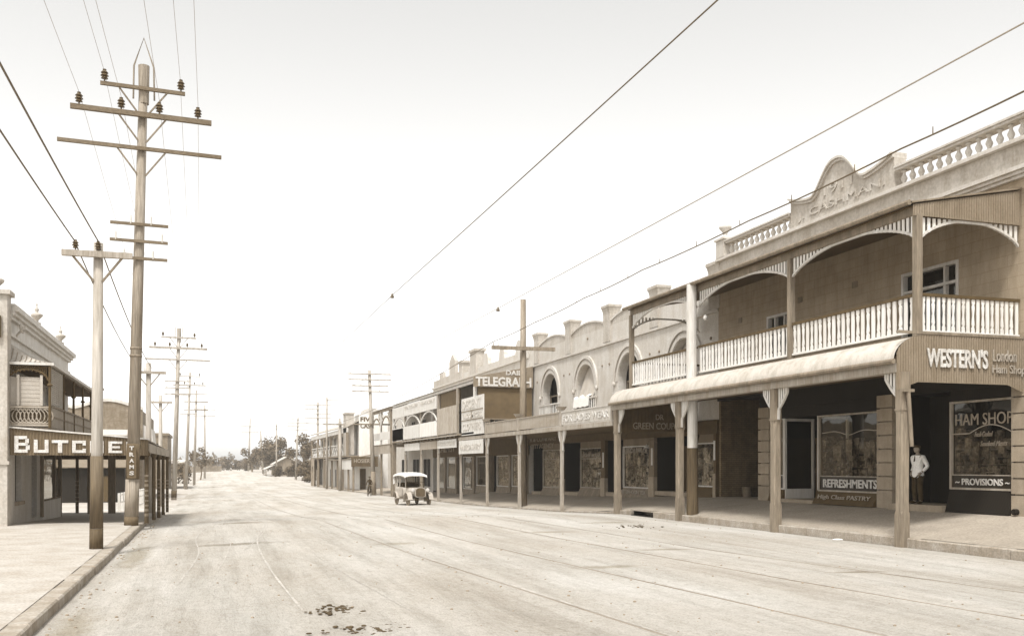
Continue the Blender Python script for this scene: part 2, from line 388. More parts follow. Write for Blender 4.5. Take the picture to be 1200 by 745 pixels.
def facade(mb, F, s0, s1, z0, z1, holes, depth=.18, w=0.0):
    """wall face with openings (sa, sb, za, zb, arched); reveals go back by depth"""
    ss = sorted({s0, s1} | {h[0] for h in holes} | {h[1] for h in holes}); zs = sorted({z0, z1} | {h[2] for h in holes} | {(h[3] + (h[1] - h[0]) / 2 if h[4] else h[3]) for h in holes})
    for a, b in zip(ss, ss[1:]):
        for c, d in zip(zs, zs[1:]):
            sm, zm = (a + b) / 2, (c + d) / 2
            if any(h[0] < sm < h[1] and h[2] < zm < (h[3] + (h[1] - h[0]) / 2 if h[4] else h[3]) for h in holes): continue
            mb.face([F(a, c, w), F(b, c, w), F(b, d, w), F(a, d, w)])
    for sa, sb, za, zb, ar in holes:
        r = (sb - sa) / 2; cs = (sa + sb) / 2
        rim = [(sa, za), (sa, zb)]
        if ar: rim += [(cs - r * math.cos(math.pi * k / 16), zb + r * math.sin(math.pi * k / 16)) for k in range(1, 16)]
        rim += [(sb, zb), (sb, za)]
        if ar:
            top = zb + r; arc = [(cs - r * math.cos(math.pi * k / 16), zb + r * math.sin(math.pi * k / 16)) for k in range(17)]
            for (a0, c0), (a1, c1) in zip(arc, arc[1:]):
                mb.face([F(a0, c0, w), F(a1, c1, w), F(a1, top, w), F(a0, top, w)])
        for (a0, c0), (a1, c1) in zip(rim, rim[1:] + rim[:1]):
            mb.face([F(a0, c0, w), F(a1, c1, w), F(a1, c1, w - depth), F(a0, c0, w - depth)])
def corrugated(mb, F, s0, s1, zlo, zhi, pitch=.076, amp=.011, per=4):
    n = int((s1 - s0) / pitch * per); A = []; B = []
    for k in range(n + 1):
        s_ = s0 + (s1 - s0) * k / n; w = amp * math.sin(2 * math.pi * k / per)
        A.append(F(s_, zlo(s_), w)); B.append(F(s_, zhi(s_), w))
    mb.strip(A, B)
def shop_window(root, y0, y1, zb, z0, z1, x, frame='offwhite', slope_=.28, display=True, stall='trim', band=None, label=None, lower=.0, goods_seed=0, transoms=()):
    """plate-glass shopfront in the wall plane x: sloping stallboard, frame, pane, display floor"""
    st = MB(); F = FX(x)
    st.hexa([(x - slope_, y0 - .0, zb), (x - slope_, y1, zb), (x + .1, y1, zb), (x + .1, y0, zb), (x - .03, y0, z0), (x - .03, y1, z0), (x + .1, y1, z0), (x + .1, y0, z0)])
    st.build('stallboard', stall, root)
    fr = MB(); t = .055
    fr.prism([(y0, z0), (y1, z0), (y1, z0 + t), (y0, z0 + t)], F, -.05, .05); fr.prism([(y0, z1 - t), (y1, z1 - t), (y1, z1), (y0, z1)], F, -.05, .05)
    fr.prism([(y0, z0 + t), (y0 + t, z0 + t), (y0 + t, z1 - t), (y0, z1 - t)], F, -.05, .05); fr.prism([(y1 - t, z0 + t), (y1, z0 + t), (y1, z1 - t), (y1 - t, z1 - t)], F, -.05, .05)
    for tz in transoms: fr.prism([(y0 + t, tz), (y1 - t, tz), (y1 - t, tz + .04), (y0 + t, tz + .04)], F, -.04, .045)
    w = fr.build('window', frame, root)
    if label: w['label'] = label
    g = MB(); g.face([(x + .02, y0 + t, z0 + t), (x + .02, y1 - t, z0 + t), (x + .02, y1 - t, z1 - t), (x + .02, y0 + t, z1 - t)]); g.build('pane', 'glass', w)
    if band:
        b = MB(); b.prism([(y0 + t, band[0]), (y1 - t, band[0]), (y1 - t, band[1]), (y0 + t, band[1])], F, -.015, .005); b.build('sign_band', 'band_black', w)
        b = MB(); b.prism([(y0 + t, band[1]), (y1 - t, band[1]), (y1 - t, band[1] + .03), (y0 + t, band[1] + .03)], F, -.015, .03); b.build('glazing_bar', frame, w)
    return w
DISPLAYS = []
def window_display(y0, y1, z0, z1, x, seed, m='goods', label=None):
    """stock stacked behind a shop pane: boxes, jars, tins and hung cloths nobody could count"""
    r = random.Random(seed); mb = MB(); zz = z0
    for row in range(6):
        xx = x + .12 + row * .13; y = y0 + .06
        base = z0 + .02 + row * (z1 - z0) * .13
        while y < y1 - .2:
            w = r.uniform(.06, .20); h = r.uniform(.10, .34) * (1.0 if row < 5 else 1.5)
            if r.random() < .62: mb.box(xx, xx + .10, y, y + w, base, base + h)
            elif r.random() < .6: mb.lathe((xx + .06, y + w / 2, base), [(w * .4, 0), (w * .42, h * .7), (w * .2, h * .8), (w * .2, h)], 8)
            else: mb.blob((xx + .07, y + w / 2, base + w * .4), w * .4, w * .45, w * .4, 8, 5)
            y += w + r.uniform(.01, .09)
        mb.box(xx - .02, xx + .11, y0 + .05, y1 - .05, base - .03, base - .005)
    for k in range(int((y1 - y0) * 5)):      # cards and cloths hung at the top
        w = r.uniform(.15, .45); y = r.uniform(y0 + .1, y1 - w - .1); h = r.uniform(.2, .55); zt = z1 - r.uniform(.08, .5)
        xx = x + r.uniform(.14, .5)
        mb.box(xx, xx + .015, y, y + w, zt - h, zt)
    for k in range(int((z1 - z0) * 5)):      # shelves of small stock against the far side of the window
        zz = z0 + .05 + k * .2; xx = x + .10
        while xx < x + .95:
            w = r.uniform(.05, .14); h = r.uniform(.08, .19); mb.box(xx, xx + w, y1 - .12 - r.uniform(0, .05), y1 - .01, zz, zz + h); xx += w + r.uniform(.005, .04)
        mb.box(x + .08, x + .98, y1 - .16, y1, zz - .02, zz - .003)
    mb.box(x + .08, x + 1.0, y1 + .005, y1 + .03, z0, z1)
    o = mb.build('window_goods', m, None, loc=(x + .5, (y0 + y1) / 2, z0)); tag(o, label, 'shop goods', 'goods shown in the shop windows', 'stuff')
    return o
def door(root, y0, y1, z0, z1, x, m='timber_dk', glassy=True, label=None):
    F = FX(x); d = MB(); d.prism([(y0, z0), (y1, z0), (y1, z1), (y0, z1)], F, -.05, 0)
    for a, b in ((.0, .1), (.42, .5), (.9, 1.0)): d.prism([(y0, z0 + (z1 - z0) * a), (y1, z0 + (z1 - z0) * a), (y1, z0 + (z1 - z0) * b), (y0, z0 + (z1 - z0) * b)], F, 0, .02)
    dd = d.build('door', m, root)
    h = MB(); h.tube((x - .06, y0 + .1, z0 + 1.0), (x - .06, y0 + .1, z0 + 1.14), .015); h.build('handle', 'metal', dd)
    return dd
def cyl_post(root, name, x, y, z0, z1, r0, r1, m, zsplit=None, m2=None, n=14):
    mb = MB(); mb.tube((x, y, zsplit or z0), (x, y, z1), r1 if zsplit else r0, r1, n); p = mb.build(name, m, root, smooth=False)
    if zsplit:
        q = MB(); q.tube((x, y, z0), (x, y, zsplit), r0 + .012, r1 + .012, n); q.build('painted_base', m2, p)
    return p

# =================================================================== building one: corner-most two-storey shop with bullnose awning
def building_one():
    Y0, Y1, X = 13.5, 34.9, WX
    b = thing('shop_building', 'two storey shop with curved dated pediment and white slatted balcony over a bullnose awning', 'building', (X, 27, .72))
    F = FX(X)
    # upper wall with french door and windows
    up = MB()
    holes = [(21.7, 24.0, 5.28, 7.75, False), (29.7, 31.3, 5.9, 7.55, False), (15, 16.4, 5.9, 7.55, False)]
    facade(up, F, Y0, Y1, 4.98, 9.38, holes, .2)
    up.box(X + .01, X + 11, Y0, Y0 + .02, .0, 10.3); up.box(X + .01, X + 11, Y1 - .02, Y1, 4.98, 10.3)
    up.box(X + 10.9, X + 11, Y0 + .03, Y1 - .03, 0, 10.2); up.box(X + .02, X + 10.9, Y0 + .03, Y1 - .03, 9.7, 9.76); up.box(X + .25, X + 10.9, Y0 + .03, Y1 - .03, 4.98, 5.02)
    up.build('upper_wall', 'blockwall', b)
    for k, (sa, sb, za, zb, _) in enumerate(holes):
        f = MB(); t = .09
        for q in ([(sa, za), (sa + t, za), (sa + t, zb), (sa, zb)], [(sb - t, za), (sb, za), (sb, zb), (sb - t, zb)], [(sa + t, zb - t), (sb - t, zb - t), (sb - t, zb), (sa + t, zb)], [(sa + t, za), (sb - t, za), (sb - t, za + t), (sa + t, za + t)]):
            f.prism(q, F, -.14, .03)
        mids = [sa + .55, sb - .55] if k == 0 else [sa + .5, sb - .5]
        for c in mids: f.prism([(c - .04, za + t), (c + .04, za + t), (c + .04, zb - t), (c - .04, zb - t)], F, -.13, .0)
        f.prism([(sa + t, zb - .62), (sb - t, zb - .62), (sb - t, zb - .54), (sa + t, zb - .54)], F, -.12, .005)
        w = f.build('balcony_door' if k == 0 else 'window', 'offwhite', b)
        g = MB(); g.face([(X + .15, sa, za), (X + .15, sb, za), (X + .15, sb, zb), (X + .15, sa, zb)]); g.build('pane', 'glass', w)
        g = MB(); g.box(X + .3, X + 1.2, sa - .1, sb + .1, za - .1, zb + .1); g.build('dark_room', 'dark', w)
    v = MB()
    for y, z in ((26.2, 7.75), (29.2, 7.75), (33.2, 7.6)): v.prism([(y - .13, z), (y + .13, z), (y + .13, z + .2), (y - .13, z + .2)], F, -.01, .025)
    v.build('wall_vent', 'timber', b)
    # cornice bands, parapet
    p = MB()
    for z0, z1, d in ((9.38, 9.46, .12), (9.465, 9.55, .20), (9.555, 9.66, .28)): p.box(X - d, X + .4, Y0, Y1 + .05, z0, z1)
    p.build('cornice', 'plaster', b)
    p = MB(); p.box(X - .03, X + .38, Y0, Y1, 9.665, 10.30); p.build('parapet', 'plaster_mid', b)
    p = MB(); p.box(X - .20, X + .44, Y0, Y1 + .04, 10.305, 10.36); p.box(X - .13, X + .42, Y0, Y1 + .03, 10.365, 10.44); p.build('ledge', 'plaster', b)
    prof_b = [(.085, 0), (.085, .05), (.05, .07), (.05, .1), (.095, .2), (.095, .25), (.05, .34), (.042, .40), (.07, .42), (.085, .44), (.085, .48)]
    me0 = None
    for (a, c) in ((29.75, 34.2), (13.9, 24.2)):
        q = MB(); q.box(X - .10, X + .30, a, c, 10.93, 11.0); q.box(X - .15, X + .34, a, c, 11.005, 11.06); run = q.build('balustrade', 'plaster', b)
        n = int((c - a) / .36)
        for k in range(n):
            y = a + (k + .5) * (c - a) / n
            if me0 is None:
                m_ = MB(); m_.lathe((0, 0, 0), prof_b, 10); o = m_.build('baluster', 'plaster', None, smooth=True); me0 = o.data
            else:
                o = bpy.data.objects.new('baluster', me0); COL.objects.link(o)
            o.parent = run; o.location = Vector((X + .10, y, 10.445)) - origin(run)
    q = MB(); q.box(X - .14, X + .36, 34.22, 34.86, 10.445, 11.12); q.box(X - .2, X + .42, 34.16, 34.92, 11.125, 11.2); ped = q.build('pedestal', 'plaster', b)
    q = MB(); q.lathe((X + .11, 34.54, 11.2), [(.22, 0), (.22, .06), (.12, .12), (.08, .2), (.1, .26), (.24, .42), (.26, .5), (.18, .56), (.05, .6)], 14); q.build('urn', 'plaster', ped, smooth=True)
    # pediment
    cy, hw = 26.98, 2.72
    def ped_z(u):
        u = abs(u)
        if u > .52: t = (u - .52) / .48; return 11.10 + .28 * t ** 1.6
        t = u / .52; return 11.10 + .96 * (.5 + .5 * math.cos(math.pi * t ** 1.25))
    K = 48; top = [(cy + hw * (2 * k / K - 1), ped_z(2 * k / K - 1)) for k in range(K + 1)]
    q = MB(); q.prism([(cy + hw, 10.44), (cy - hw, 10.44)] + top, F, -.36, .06); pd = q.build('pediment', 'plaster_mid', b)
    c_ = MB()
    for d, o0, o1 in ((.20, .09, .16), (.13, .0, .085)):
        A = [F(y, z + o0, d) for y, z in top]; B = [F(y, z + o1, d) for y, z in top]; A2 = [F(y, z + o0, -.40) for y, z in top]; B2 = [F(y, z + o1, -.40) for y, z in top]
        c_.band(A, B, A2, B2)
    c_.build('coping', 'plaster', pd)
    lettering('J. CASHMAN.', '-X', cy + 2.25, cy - 2.3, 10.56, 10.90, X - .06, 'plaster_mid', pd, bold=.0, ext=.016)
    lettering('1911', '-X', cy + .75, cy - .75, 11.12, 11.46, X - .06, 'plaster_mid', pd, bold=.0, ext=.016)
    # balcony: floor, roof, frieze, rails
    BX, BY0, BY1 = 16.8, 19.6, 36.4
    q = MB(); q.box(BX - .12, X - .01, BY0 - .02, BY1, 5.08, 5.2); q.build('balcony_floor', 'timber', b)
    q = MB()
    ys = [BY0 - .12, BY1 + .1]; A = [(16.5, y, 8.50) for y in ys]; B = [(X - .04, y, 9.30) for y in ys]
    q.hexa([(16.5, ys[0], 8.46), (16.5, ys[1], 8.46), (X - .035, ys[1], 9.10), (X - .035, ys[0], 9.10), (16.5, ys[0], 8.50), (16.5, ys[1], 8.50), (X - .035, ys[1], 9.14), (X - .035, ys[0], 9.14)])
    q.build('balcony_roof', 'iron', b)
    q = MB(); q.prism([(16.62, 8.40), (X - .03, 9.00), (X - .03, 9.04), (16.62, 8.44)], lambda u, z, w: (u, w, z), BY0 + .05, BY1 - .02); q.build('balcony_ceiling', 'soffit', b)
    q = MB(); q.path([(16.46, ys[0], 8.47), (16.46, ys[1], 8.47)], .07, 8); q.build('gutter', 'timber', b)
    q = MB(); q.box(BX - .07, BX + .07, BY0 - .06, BY1, 8.22, 8.44); q.build('eave_beam', 'timber', b)
    px = [19.6, 25.0, 30.75, 36.4]
    for i, y in enumerate(px):
        if i == 2: continue
        m_ = MB(); w = .085
        m_.box(BX - w, BX + w, y - w, y + w, 5.2, 8.22); m_.build('balcony_post', 'timber', b)
    for y0, y1 in zip(px, px[1:]):
        frieze(b, 'Y', BX, y0 + .1, y1 - .1, 8.22, 7.66, 8.17)
        railing(b, 'Y', BX, y0 + .1, y1 - .1, 5.30, 6.25)
    for y in (BY0, BY1):
        frieze(b, 'X', y, BX + .1, X - .05, 8.16, 7.62, 8.10)
        railing(b, 'X', y, BX + .1, X - .03, 5.30, 6.25, pitch=.15, w=.09)
    q = MB(); corrugated(q, FY(BY0 - .08), BX - .2, X - .05, lambda s_: 8.17, lambda s_: 8.17 + .27 + max(0, (s_ - 16.6)) * .186); q.build('gable_panel', 'iron_panel', b)
    # bullnose awning
    q = MB(); K = 10; AY0, AY1 = 19.42, 36.75
    prof_n = [(16.74 - .80 * math.sin(math.pi / 2 * k / K) ** 1.0, 4.56 + .60 * math.cos(math.pi / 2 * k / K)) for k in range(K + 1)]
    n = int((AY1 - AY0) / .076 * 4); i0 = len(q.v)
    for j in range(n + 1):
        y = AY0 + (AY1 - AY0) * j / n; a = .013 * math.sin(math.pi * j / 2)
        for k, (x_, z_) in enumerate(prof_n):
            t = math.pi / 2 * k / K; q.v.append((x_ - a * math.sin(t), y, z_ + a * math.cos(t)))
    for j in range(n):
        for k in range(K): q.f.append((j * (K + 1) + k, (j + 1) * (K + 1) + k, (j + 1) * (K + 1) + k + 1, j * (K + 1) + k + 1))
    q.build('bullnose_roof', 'bullnose', b, smooth=True)
    q = MB(); q.path([(15.93, AY0 - .02, 4.54), (15.93, AY1, 4.54)], .065, 8); q.build('gutter', 'timber', b)
    q = MB(); q.box(16.05, 16.35, AY0, AY1, 4.28, 4.50); q.build('awning_beam', 'timber_lt', b)
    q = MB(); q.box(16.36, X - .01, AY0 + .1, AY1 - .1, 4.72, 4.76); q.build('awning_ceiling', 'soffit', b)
    for y, br in ((19.4, (1,)), (24.9, (1, -1)), (31.0, (1, -1)), (36.5, (-1,))):
        post(b, KX, y, road_z(KX, y) - .02, 4.28, .25, 'timber', br)
    p = cyl_post(b, 'verandah_column', 16.52, 30.65, path_z(16.5, 30.65) - .05, 4.5, .20, .185, 'offwhite', 2.62, 'pole_dk')
    p = cyl_post(b, 'verandah_column', 16.52, 30.72, 5.0, 8.46, .19, .175, 'offwhite')
    # end sign panel
    def top_(s_): return 5.22 if s_ > 16.72 else 4.56 + .62 * math.sqrt(max(0, 1 - ((16.74 - s_) / .80) ** 2))
    def bot_(s_):
        e = min(s_ - 15.98, 19.98 - s_)
        return 4.04 - .22 * max(0, 1 - e / .62) if e > 0 else 3.82
    q = MB(); corrugated(q, FY(19.36), 15.98, 19.98, bot_, top_); pn = q.build('sign_panel', 'iron_panel', b)
    lettering("WESTERN'S", '-Y', 16.85, 18.72, 4.42, 4.90, 19.345, 'sign_white', pn, bold=.03)
    lettering('London', '-Y', 18.88, 19.62, 4.62, 4.92, 19.345, 'sign_cream', pn, bold=.005)
    lettering('Ham Shop', '-Y', 18.86, 19.9, 4.26, 4.54, 19.345, 'sign_cream', pn, bold=.005)
    q = MB(); q.box(16.0, X - .03, 19.34, 19.40, 5.225, 5.29); q.build('panel_capping', 'timber', pn)
    q = MB(); q.box(16.02, 16.34, 19.16, 19.26, 3.78, 3.85); q.tube((16.20, 19.21, 3.78), (16.325, 19.24, 2.46), .05, .05, 10); q.build('downpipe', 'timber', b)
    # ground floor: rusticated pilasters
    for a, c in ((31.0, 31.72), (24.28, 24.98), (19.02, 19.74)):
        q = MB(); z = .60; hs = [.62] + [.40] * 7
        q2 = MB(); q2.box(X - .04, X + .5, a + .04, c - .04, .55, 4.7)
        for h in hs:
            ch = .03
            q.hexa([(X - .13, a, z + .02), (X - .13, c, z + .02), (X + .52, c, z + .02), (X + .52, a, z + .02), (X - .13, a, z + h), (X - .13, c, z + h), (X + .52, c, z + h), (X + .52, a, z + h)])
            z += h + .02
        pl = q2.build('pilaster', 'stone', b); q.build('rusticated_block', 'stone', pl)
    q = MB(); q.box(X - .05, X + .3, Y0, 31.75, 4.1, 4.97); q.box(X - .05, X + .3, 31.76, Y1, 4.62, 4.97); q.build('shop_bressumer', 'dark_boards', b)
    q = MB()
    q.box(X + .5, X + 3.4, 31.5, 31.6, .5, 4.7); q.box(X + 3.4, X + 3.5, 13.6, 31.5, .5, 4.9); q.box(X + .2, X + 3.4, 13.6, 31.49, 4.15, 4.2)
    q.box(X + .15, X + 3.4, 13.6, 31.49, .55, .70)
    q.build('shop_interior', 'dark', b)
    q = MB(); q.box(X + .02, X + 6, 34.72, 34.88, .4, 4.9); q.build('lane_wall', 'brick', b)
    q = MB(); q.box(X + 5.5, X + 5.6, 31.6, 34.7, .4, 4.9); q.box(X + .3, X + 5.5, 31.6, 34.7, 4.70, 4.78); q.build('lane_gate', 'dark_boards', b)
    # ham shop window and its recess
    w = shop_window(b, 19.76, 22.0, .70, 1.33, 3.78, X, frame='timber_lt', band=(1.38, 1.72), slope_=.2, stall='dark_boards')
    lettering('HAM SHOP', '-X', 21.8, 19.8, 3.10, 3.42, X - .0, 'gold', w, bold=.0)
    lettering('~ PROVISIONS ~', '-X', 21.8, 19.9, 1.46, 1.64, X - .0, 'sign_white', w, bold=.012)
    K = 20; q = MB(); A = []; B = []
    for k in range(K + 1):
        y = 21.93 - 2.1 * k / K; z = 2.86 + .22 * max(0, math.sin(math.pi * max(0, (k / K - .3) / .7)))
        A.append((X - .004, y, z)); B.append((X - .004, y, z + .03))
    q.strip(A, B); q.build('painted_scroll', 'sign_cream', w)
    lettering('Fresh Cooked', '-X', 21.1, 20.5, 2.78, 2.92, X, 'gold', w, bold=.0, slant=.25); lettering('Smoked Meats', '-X', 20.9, 20.0, 2.52, 2.66, X, 'gold', w, bold=.0, slant=.25)
    q = MB(); q.box(X - .3, X + 1.25, 22.02, 24.26, .66, .86); q.build('door_step', 'stone', b)
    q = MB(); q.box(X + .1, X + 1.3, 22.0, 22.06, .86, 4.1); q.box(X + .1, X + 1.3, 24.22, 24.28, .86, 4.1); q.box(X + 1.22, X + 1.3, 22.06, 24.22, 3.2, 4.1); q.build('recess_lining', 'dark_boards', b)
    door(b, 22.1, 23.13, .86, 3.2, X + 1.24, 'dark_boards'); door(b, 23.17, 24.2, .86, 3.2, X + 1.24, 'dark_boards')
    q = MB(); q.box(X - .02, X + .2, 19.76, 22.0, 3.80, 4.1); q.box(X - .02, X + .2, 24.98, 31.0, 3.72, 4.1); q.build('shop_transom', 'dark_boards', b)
    # refreshments window, door and side window
    w = shop_window(b, 25.0, 28.1, .70, 1.12, 3.70, X, frame='timber_lt', band=(1.17, 1.62), slope_=.30, stall='trim')
    lettering('REFRESHMENTS', '-X', 27.85, 25.1, 1.26, 1.54, X, 'sign_white', w, bold=.02)
    lettering('High Class PASTRY', '-X', 27.9, 25.2, .84, 1.02, X - .20, 'sign_cream', w, bold=.004, slant=.3)
    K = 24; q = MB(); A = []; B = []
    for k in range(K + 1):
        y = 27.95 - 2.9 * k / K; z = 3.08 + .10 * math.sin(k / K * 2 * math.pi * 1.5) * (1 - abs(2 * k / K - 1))
        A.append((X - .004, y, z)); B.append((X - .004, y, z + .025))
    q.strip(A, B); q.build('painted_scroll', 'sign_cream', w)
    shop_window(b, 30.15, 30.98, .70, 1.12, 3.70, X, frame='offwhite', band=(1.17, 1.62), slope_=.2)
    q = MB(); q.box(X - .2, X + 1.25, 28.14, 30.12, .66, .80); q.build('door_step', 'stone', b)
    # glazed returns of the recess
    for y in (28.12, 30.12):
        q = MB(); q.box(X, X + 1.2, y - .03, y + .03, .75, 1.15); q.box(X - .04, X + .04, y - .04, y + .04, 1.15, 3.7); q.box(X + 1.12, X + 1.2, y - .04, y + .04, 1.15, 3.7); q.box(X + .04, X + 1.12, y - .03, y + .03, 3.6, 3.7); rw = q.build('return_window', 'offwhite', b)
        g = MB(); g.face([(X + .04, y, 1.15), (X + 1.12, y, 1.15), (X + 1.12, y, 3.6), (X + .04, y, 3.6)]); g.build('pane', 'glass', rw)
    door(b, 28.2, 30.05, .80, 3.0, X + 1.24, 'trim')
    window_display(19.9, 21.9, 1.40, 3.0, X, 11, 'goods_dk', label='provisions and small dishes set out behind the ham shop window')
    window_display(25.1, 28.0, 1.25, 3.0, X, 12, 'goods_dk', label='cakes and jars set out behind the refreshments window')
    return b

# =================================================================== building two: row of shops with arched windows and piers
def building_two():
    Y0, Y1, X = 34.92, 59.2, WX
    b = thing('arcade_building', 'plastered shop row with round arched upper windows and flared piers along its parapet', 'building', (X, 47, .3))
    F = FX(X + .06)
    q = MB(); cs = [38.0, 43.8, 49.55, 55.3]
    holes = [(c - 1.3, c + 1.3, 4.7, 6.30, True) for c in cs]
    facade(q, F, Y0, Y1, 3.9, 9.30, holes, .45)
    q.box(X + .07, X + 11, Y0, Y0 + .02, .0, 9.3); q.box(X + .07, X + 11, Y1 - .02, Y1, 0, 9.3); q.box(X + 10.9, X + 11, Y0 + .03, Y1 - .03, 0, 9.2); q.box(X + .52, X + 10.9, Y0 + .03, Y1 - .03, 8.9, 8.95); q.box(X + .52, X + 10.9, Y0 + .03, Y1 - .03, 3.9, 3.95)
    q.box(X + 2.2, X + 2.3, Y0 + .03, Y1 - .03, 3.96, 8.89)
    q.build('upper_wall', 'plaster', b)
    q = MB(); q.prism([(Y0, 8.32), (Y1, 8.32), (Y1, 8.42), (Y0, 8.42)], F, -.02, .09); q.prism([(Y0, 8.425), (Y1, 8.425), (Y1, 8.47), (Y0, 8.47)], F, -.02, .05); q.build('string_course', 'plaster', b)
    piers = [35.25, 40.85, 46.45, 52.1, 57.75, 59.0]
    for y0, y1 in zip(piers[:-1], piers[1:]):
        K = 20; a, c = y0 + .42, y1 - .42
        if c - a < 1: continue
        top = [(a + (c - a) * k / K, 9.48 + .36 * math.sin(math.pi * k / K) ** .8) for k in range(K + 1)]
        q = MB(); q.prism([(c, 9.29), (a, 9.29)] + top, F, -.35, -.002); pr = q.build('parapet', 'plaster_mid', b)
        k_ = MB(); k_.band([F(y, z, .05) for y, z in top], [F(y, z + .09, .05) for y, z in top], [F(y, z, -.40) for y, z in top], [F(y, z + .09, -.40) for y, z in top]); k_.build('coping', 'plaster', pr)
    for y in piers[:-1]:
        q = MB(); h, d = .44, .08
        def ring(e, z): return [(X + .06 - d - e, y - h - e, z), (X + .06 - d - e, y + h + e, z), (X + .06 + .5 + e, y + h + e, z), (X + .06 + .5 + e, y - h - e, z)]
        zs = [(0, 8.475), (0, 9.9), (.015, 10.05), (.05, 10.22), (.09, 10.28), (.09, 10.40)]
        for e, z in zs: q.v += ring(e, z)
        for j in range(len(zs) - 1):
            for k in range(4): q.f.append((j * 4 + k, j * 4 + (k + 1) % 4, j * 4 + 4 + (k + 1) % 4, j * 4 + 4 + k))
        q.f.append((20, 21, 22, 23)); q.build('pier', 'plaster_mid', b)
    v = MB()
    for y in (43.6, 49.2, 54.8): v.blob((X + .04, y, 9.0), .05, .08, .08, 8, 5)
    for c in cs:
        for s_ in (-2.4, 2.4): v.blob((X + .04, c + s_, 7.3), .04, .07, .07, 8, 5)
    v.build('wall_boss', 'timber', b)
    for i, c in enumerate(cs):
        K = 24; q = MB()
        for r0, r1, d in ((1.34, 1.52, .04), (1.62, 1.80, .09)):
            arc = [(math.cos(math.pi * k / K), math.sin(math.pi * k / K)) for k in range(K + 1)]
            q.band([F(c - r0 * a, 6.3 + r0 * s_, d) for a, s_ in arc], [F(c - r1 * a, 6.3 + r1 * s_, d) for a, s_ in arc], [F(c - r0 * a, 6.3 + r0 * s_, -.01) for a, s_ in arc], [F(c - r1 * a, 6.3 + r1 * s_, -.01) for a, s_ in arc])
        for s_ in (-1, 1): q.blob((X - .0, c + s_ * 1.71, 6.2), .09, .12, .14, 8, 6)
        q.build('arch_hood', 'plaster', b)
        # shaded room with blind behind the arch
        w = MB(); t = .07
        w.box(X + .53, X + .6, c - 1.3, c + 1.3, 6.26, 6.34); w.box(X + .53, X + .6, c - .04, c + .04, 4.75, 6.25); w.box(X + .53, X + .6, c - 1.3, c - 1.22, 4.75, 6.25); w.box(X + .53, X + .6, c + 1.22, c + 1.3, 4.75, 6.25)
        wn = w.build('window', 'timber', b)
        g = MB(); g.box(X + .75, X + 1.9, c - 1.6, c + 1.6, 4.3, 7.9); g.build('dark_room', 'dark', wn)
        if i in (0, 2):
            bl = MB(); K = 12; A = []; B = []
            for k in range(K + 1):
                u = k / K; y = c - 1.05 + 2.1 * u; zt = 6.32 + math.sqrt(max(0, 1.27 ** 2 - (y - c) ** 2)) * .98
                A.append((X + .45, y, zt)); B.append((X - .02 + .02 * math.sin(k * 1.7), y + .2 * (u - .5), 5.55 + .05 * math.sin(k)))
            bl.strip(A, B); bl.strip([(p[0] + .02, p[1], p[2]) for p in A], [(p[0] + .02, p[1], p[2]) for p in B]); bl.build('canvas_blind', 'canvas', wn)
        r = railing(b, 'Y', X - .04, c - 1.75, c + 1.75, 4.95, 5.72, pitch=.25, w=.055, fret=False, mr='offwhite')
        if i == 2:
            cl = MB(); A = [(X - .10, c - .9 + 2.3 * k / 10, 5.80 + .06 * math.sin(k * 1.3)) for k in range(11)]
            B = [(X - .13, c - .9 + 2.3 * k / 10, 5.25 + .03 * math.sin(k * 2.1)) for k in range(11)]; C = [(X + .1, p[1], p[2] + .1) for p in A]
            cl.strip(A, B); cl.strip(A, C); o = cl.build('airing_sheet', 'cloth_white', None, loc=(X - .1, c, 5.2)); tag(o, 'white bed sheet hung over the small balustrade of the arched window with the lowered blind', 'sheet')
    # awning: posts, beam, sign parapet
    px = [43.0, 49.6, 55.9, 62.2]
    ay0, ay1 = 36.78, 62.3
    q = MB(); q.box(16.06, 16.30, ay0, ay1, 3.66, 3.86); q.build('awning_beam', 'timber_lt', b)
    q = MB(); q.hexa([(16.31, ay0, 3.80), (16.31, ay1, 3.80), (X, ay1, 4.14), (X, ay0, 4.14), (16.31, ay0, 3.84), (16.31, ay1, 3.84), (X, ay1, 4.18), (X, ay0, 4.18)]); q.build('awning_roof', 'iron', b)
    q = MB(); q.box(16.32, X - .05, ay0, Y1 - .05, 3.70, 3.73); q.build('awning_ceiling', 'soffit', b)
    for i, (a, c) in enumerate(((36.85, 42.85), (43.15, 49.45), (49.75, 55.75))):
        q = MB(); q.box(16.12, 16.2, a, c, 3.92, 4.50); q.box(16.09, 16.24, a, c, 4.505, 4.56); f = q.build('fascia_sign', 'plaster' if i == 0 else 'fascia', b)
        if i == 0: lettering('FOR LADIES WEAR', '-X', c - .2, a + .35, 4.04, 4.38, 16.12, 'sign_white', f, bold=.02)
    for y in (36.85 - .02, 43.0, 49.6, 55.9):
        q = MB(); q.box(16.06, 16.24, y - .07, y + .07, 3.88, 4.60)
        q.hexa([(16.02, y - .10, 4.64), (16.28, y - .10, 4.64), (16.28, y + .10, 4.64), (16.02, y + .10, 4.64), (15.92, y - .2, 4.80), (16.38, y - .2, 4.80), (16.38, y + .2, 4.80), (15.92, y + .2, 4.80)]) if y < 56 and y > 37 else None
        q.build('fascia_post', 'timber_lt', b)
    for i, y in enumerate(px):
        post(b, KX, y, road_z(KX, y) - .02, 3.66, .16, 'timber_lt', (1, -1) if i < 3 else (-1,), 'offwhite', .42, .95)
    # tall sign board on the awning edge
    q = MB(); q.box(16.0, 16.08, 56.1, 61.3, 3.95, 6.35)
    sb = q.build('sign_board', 'sign_board', b)
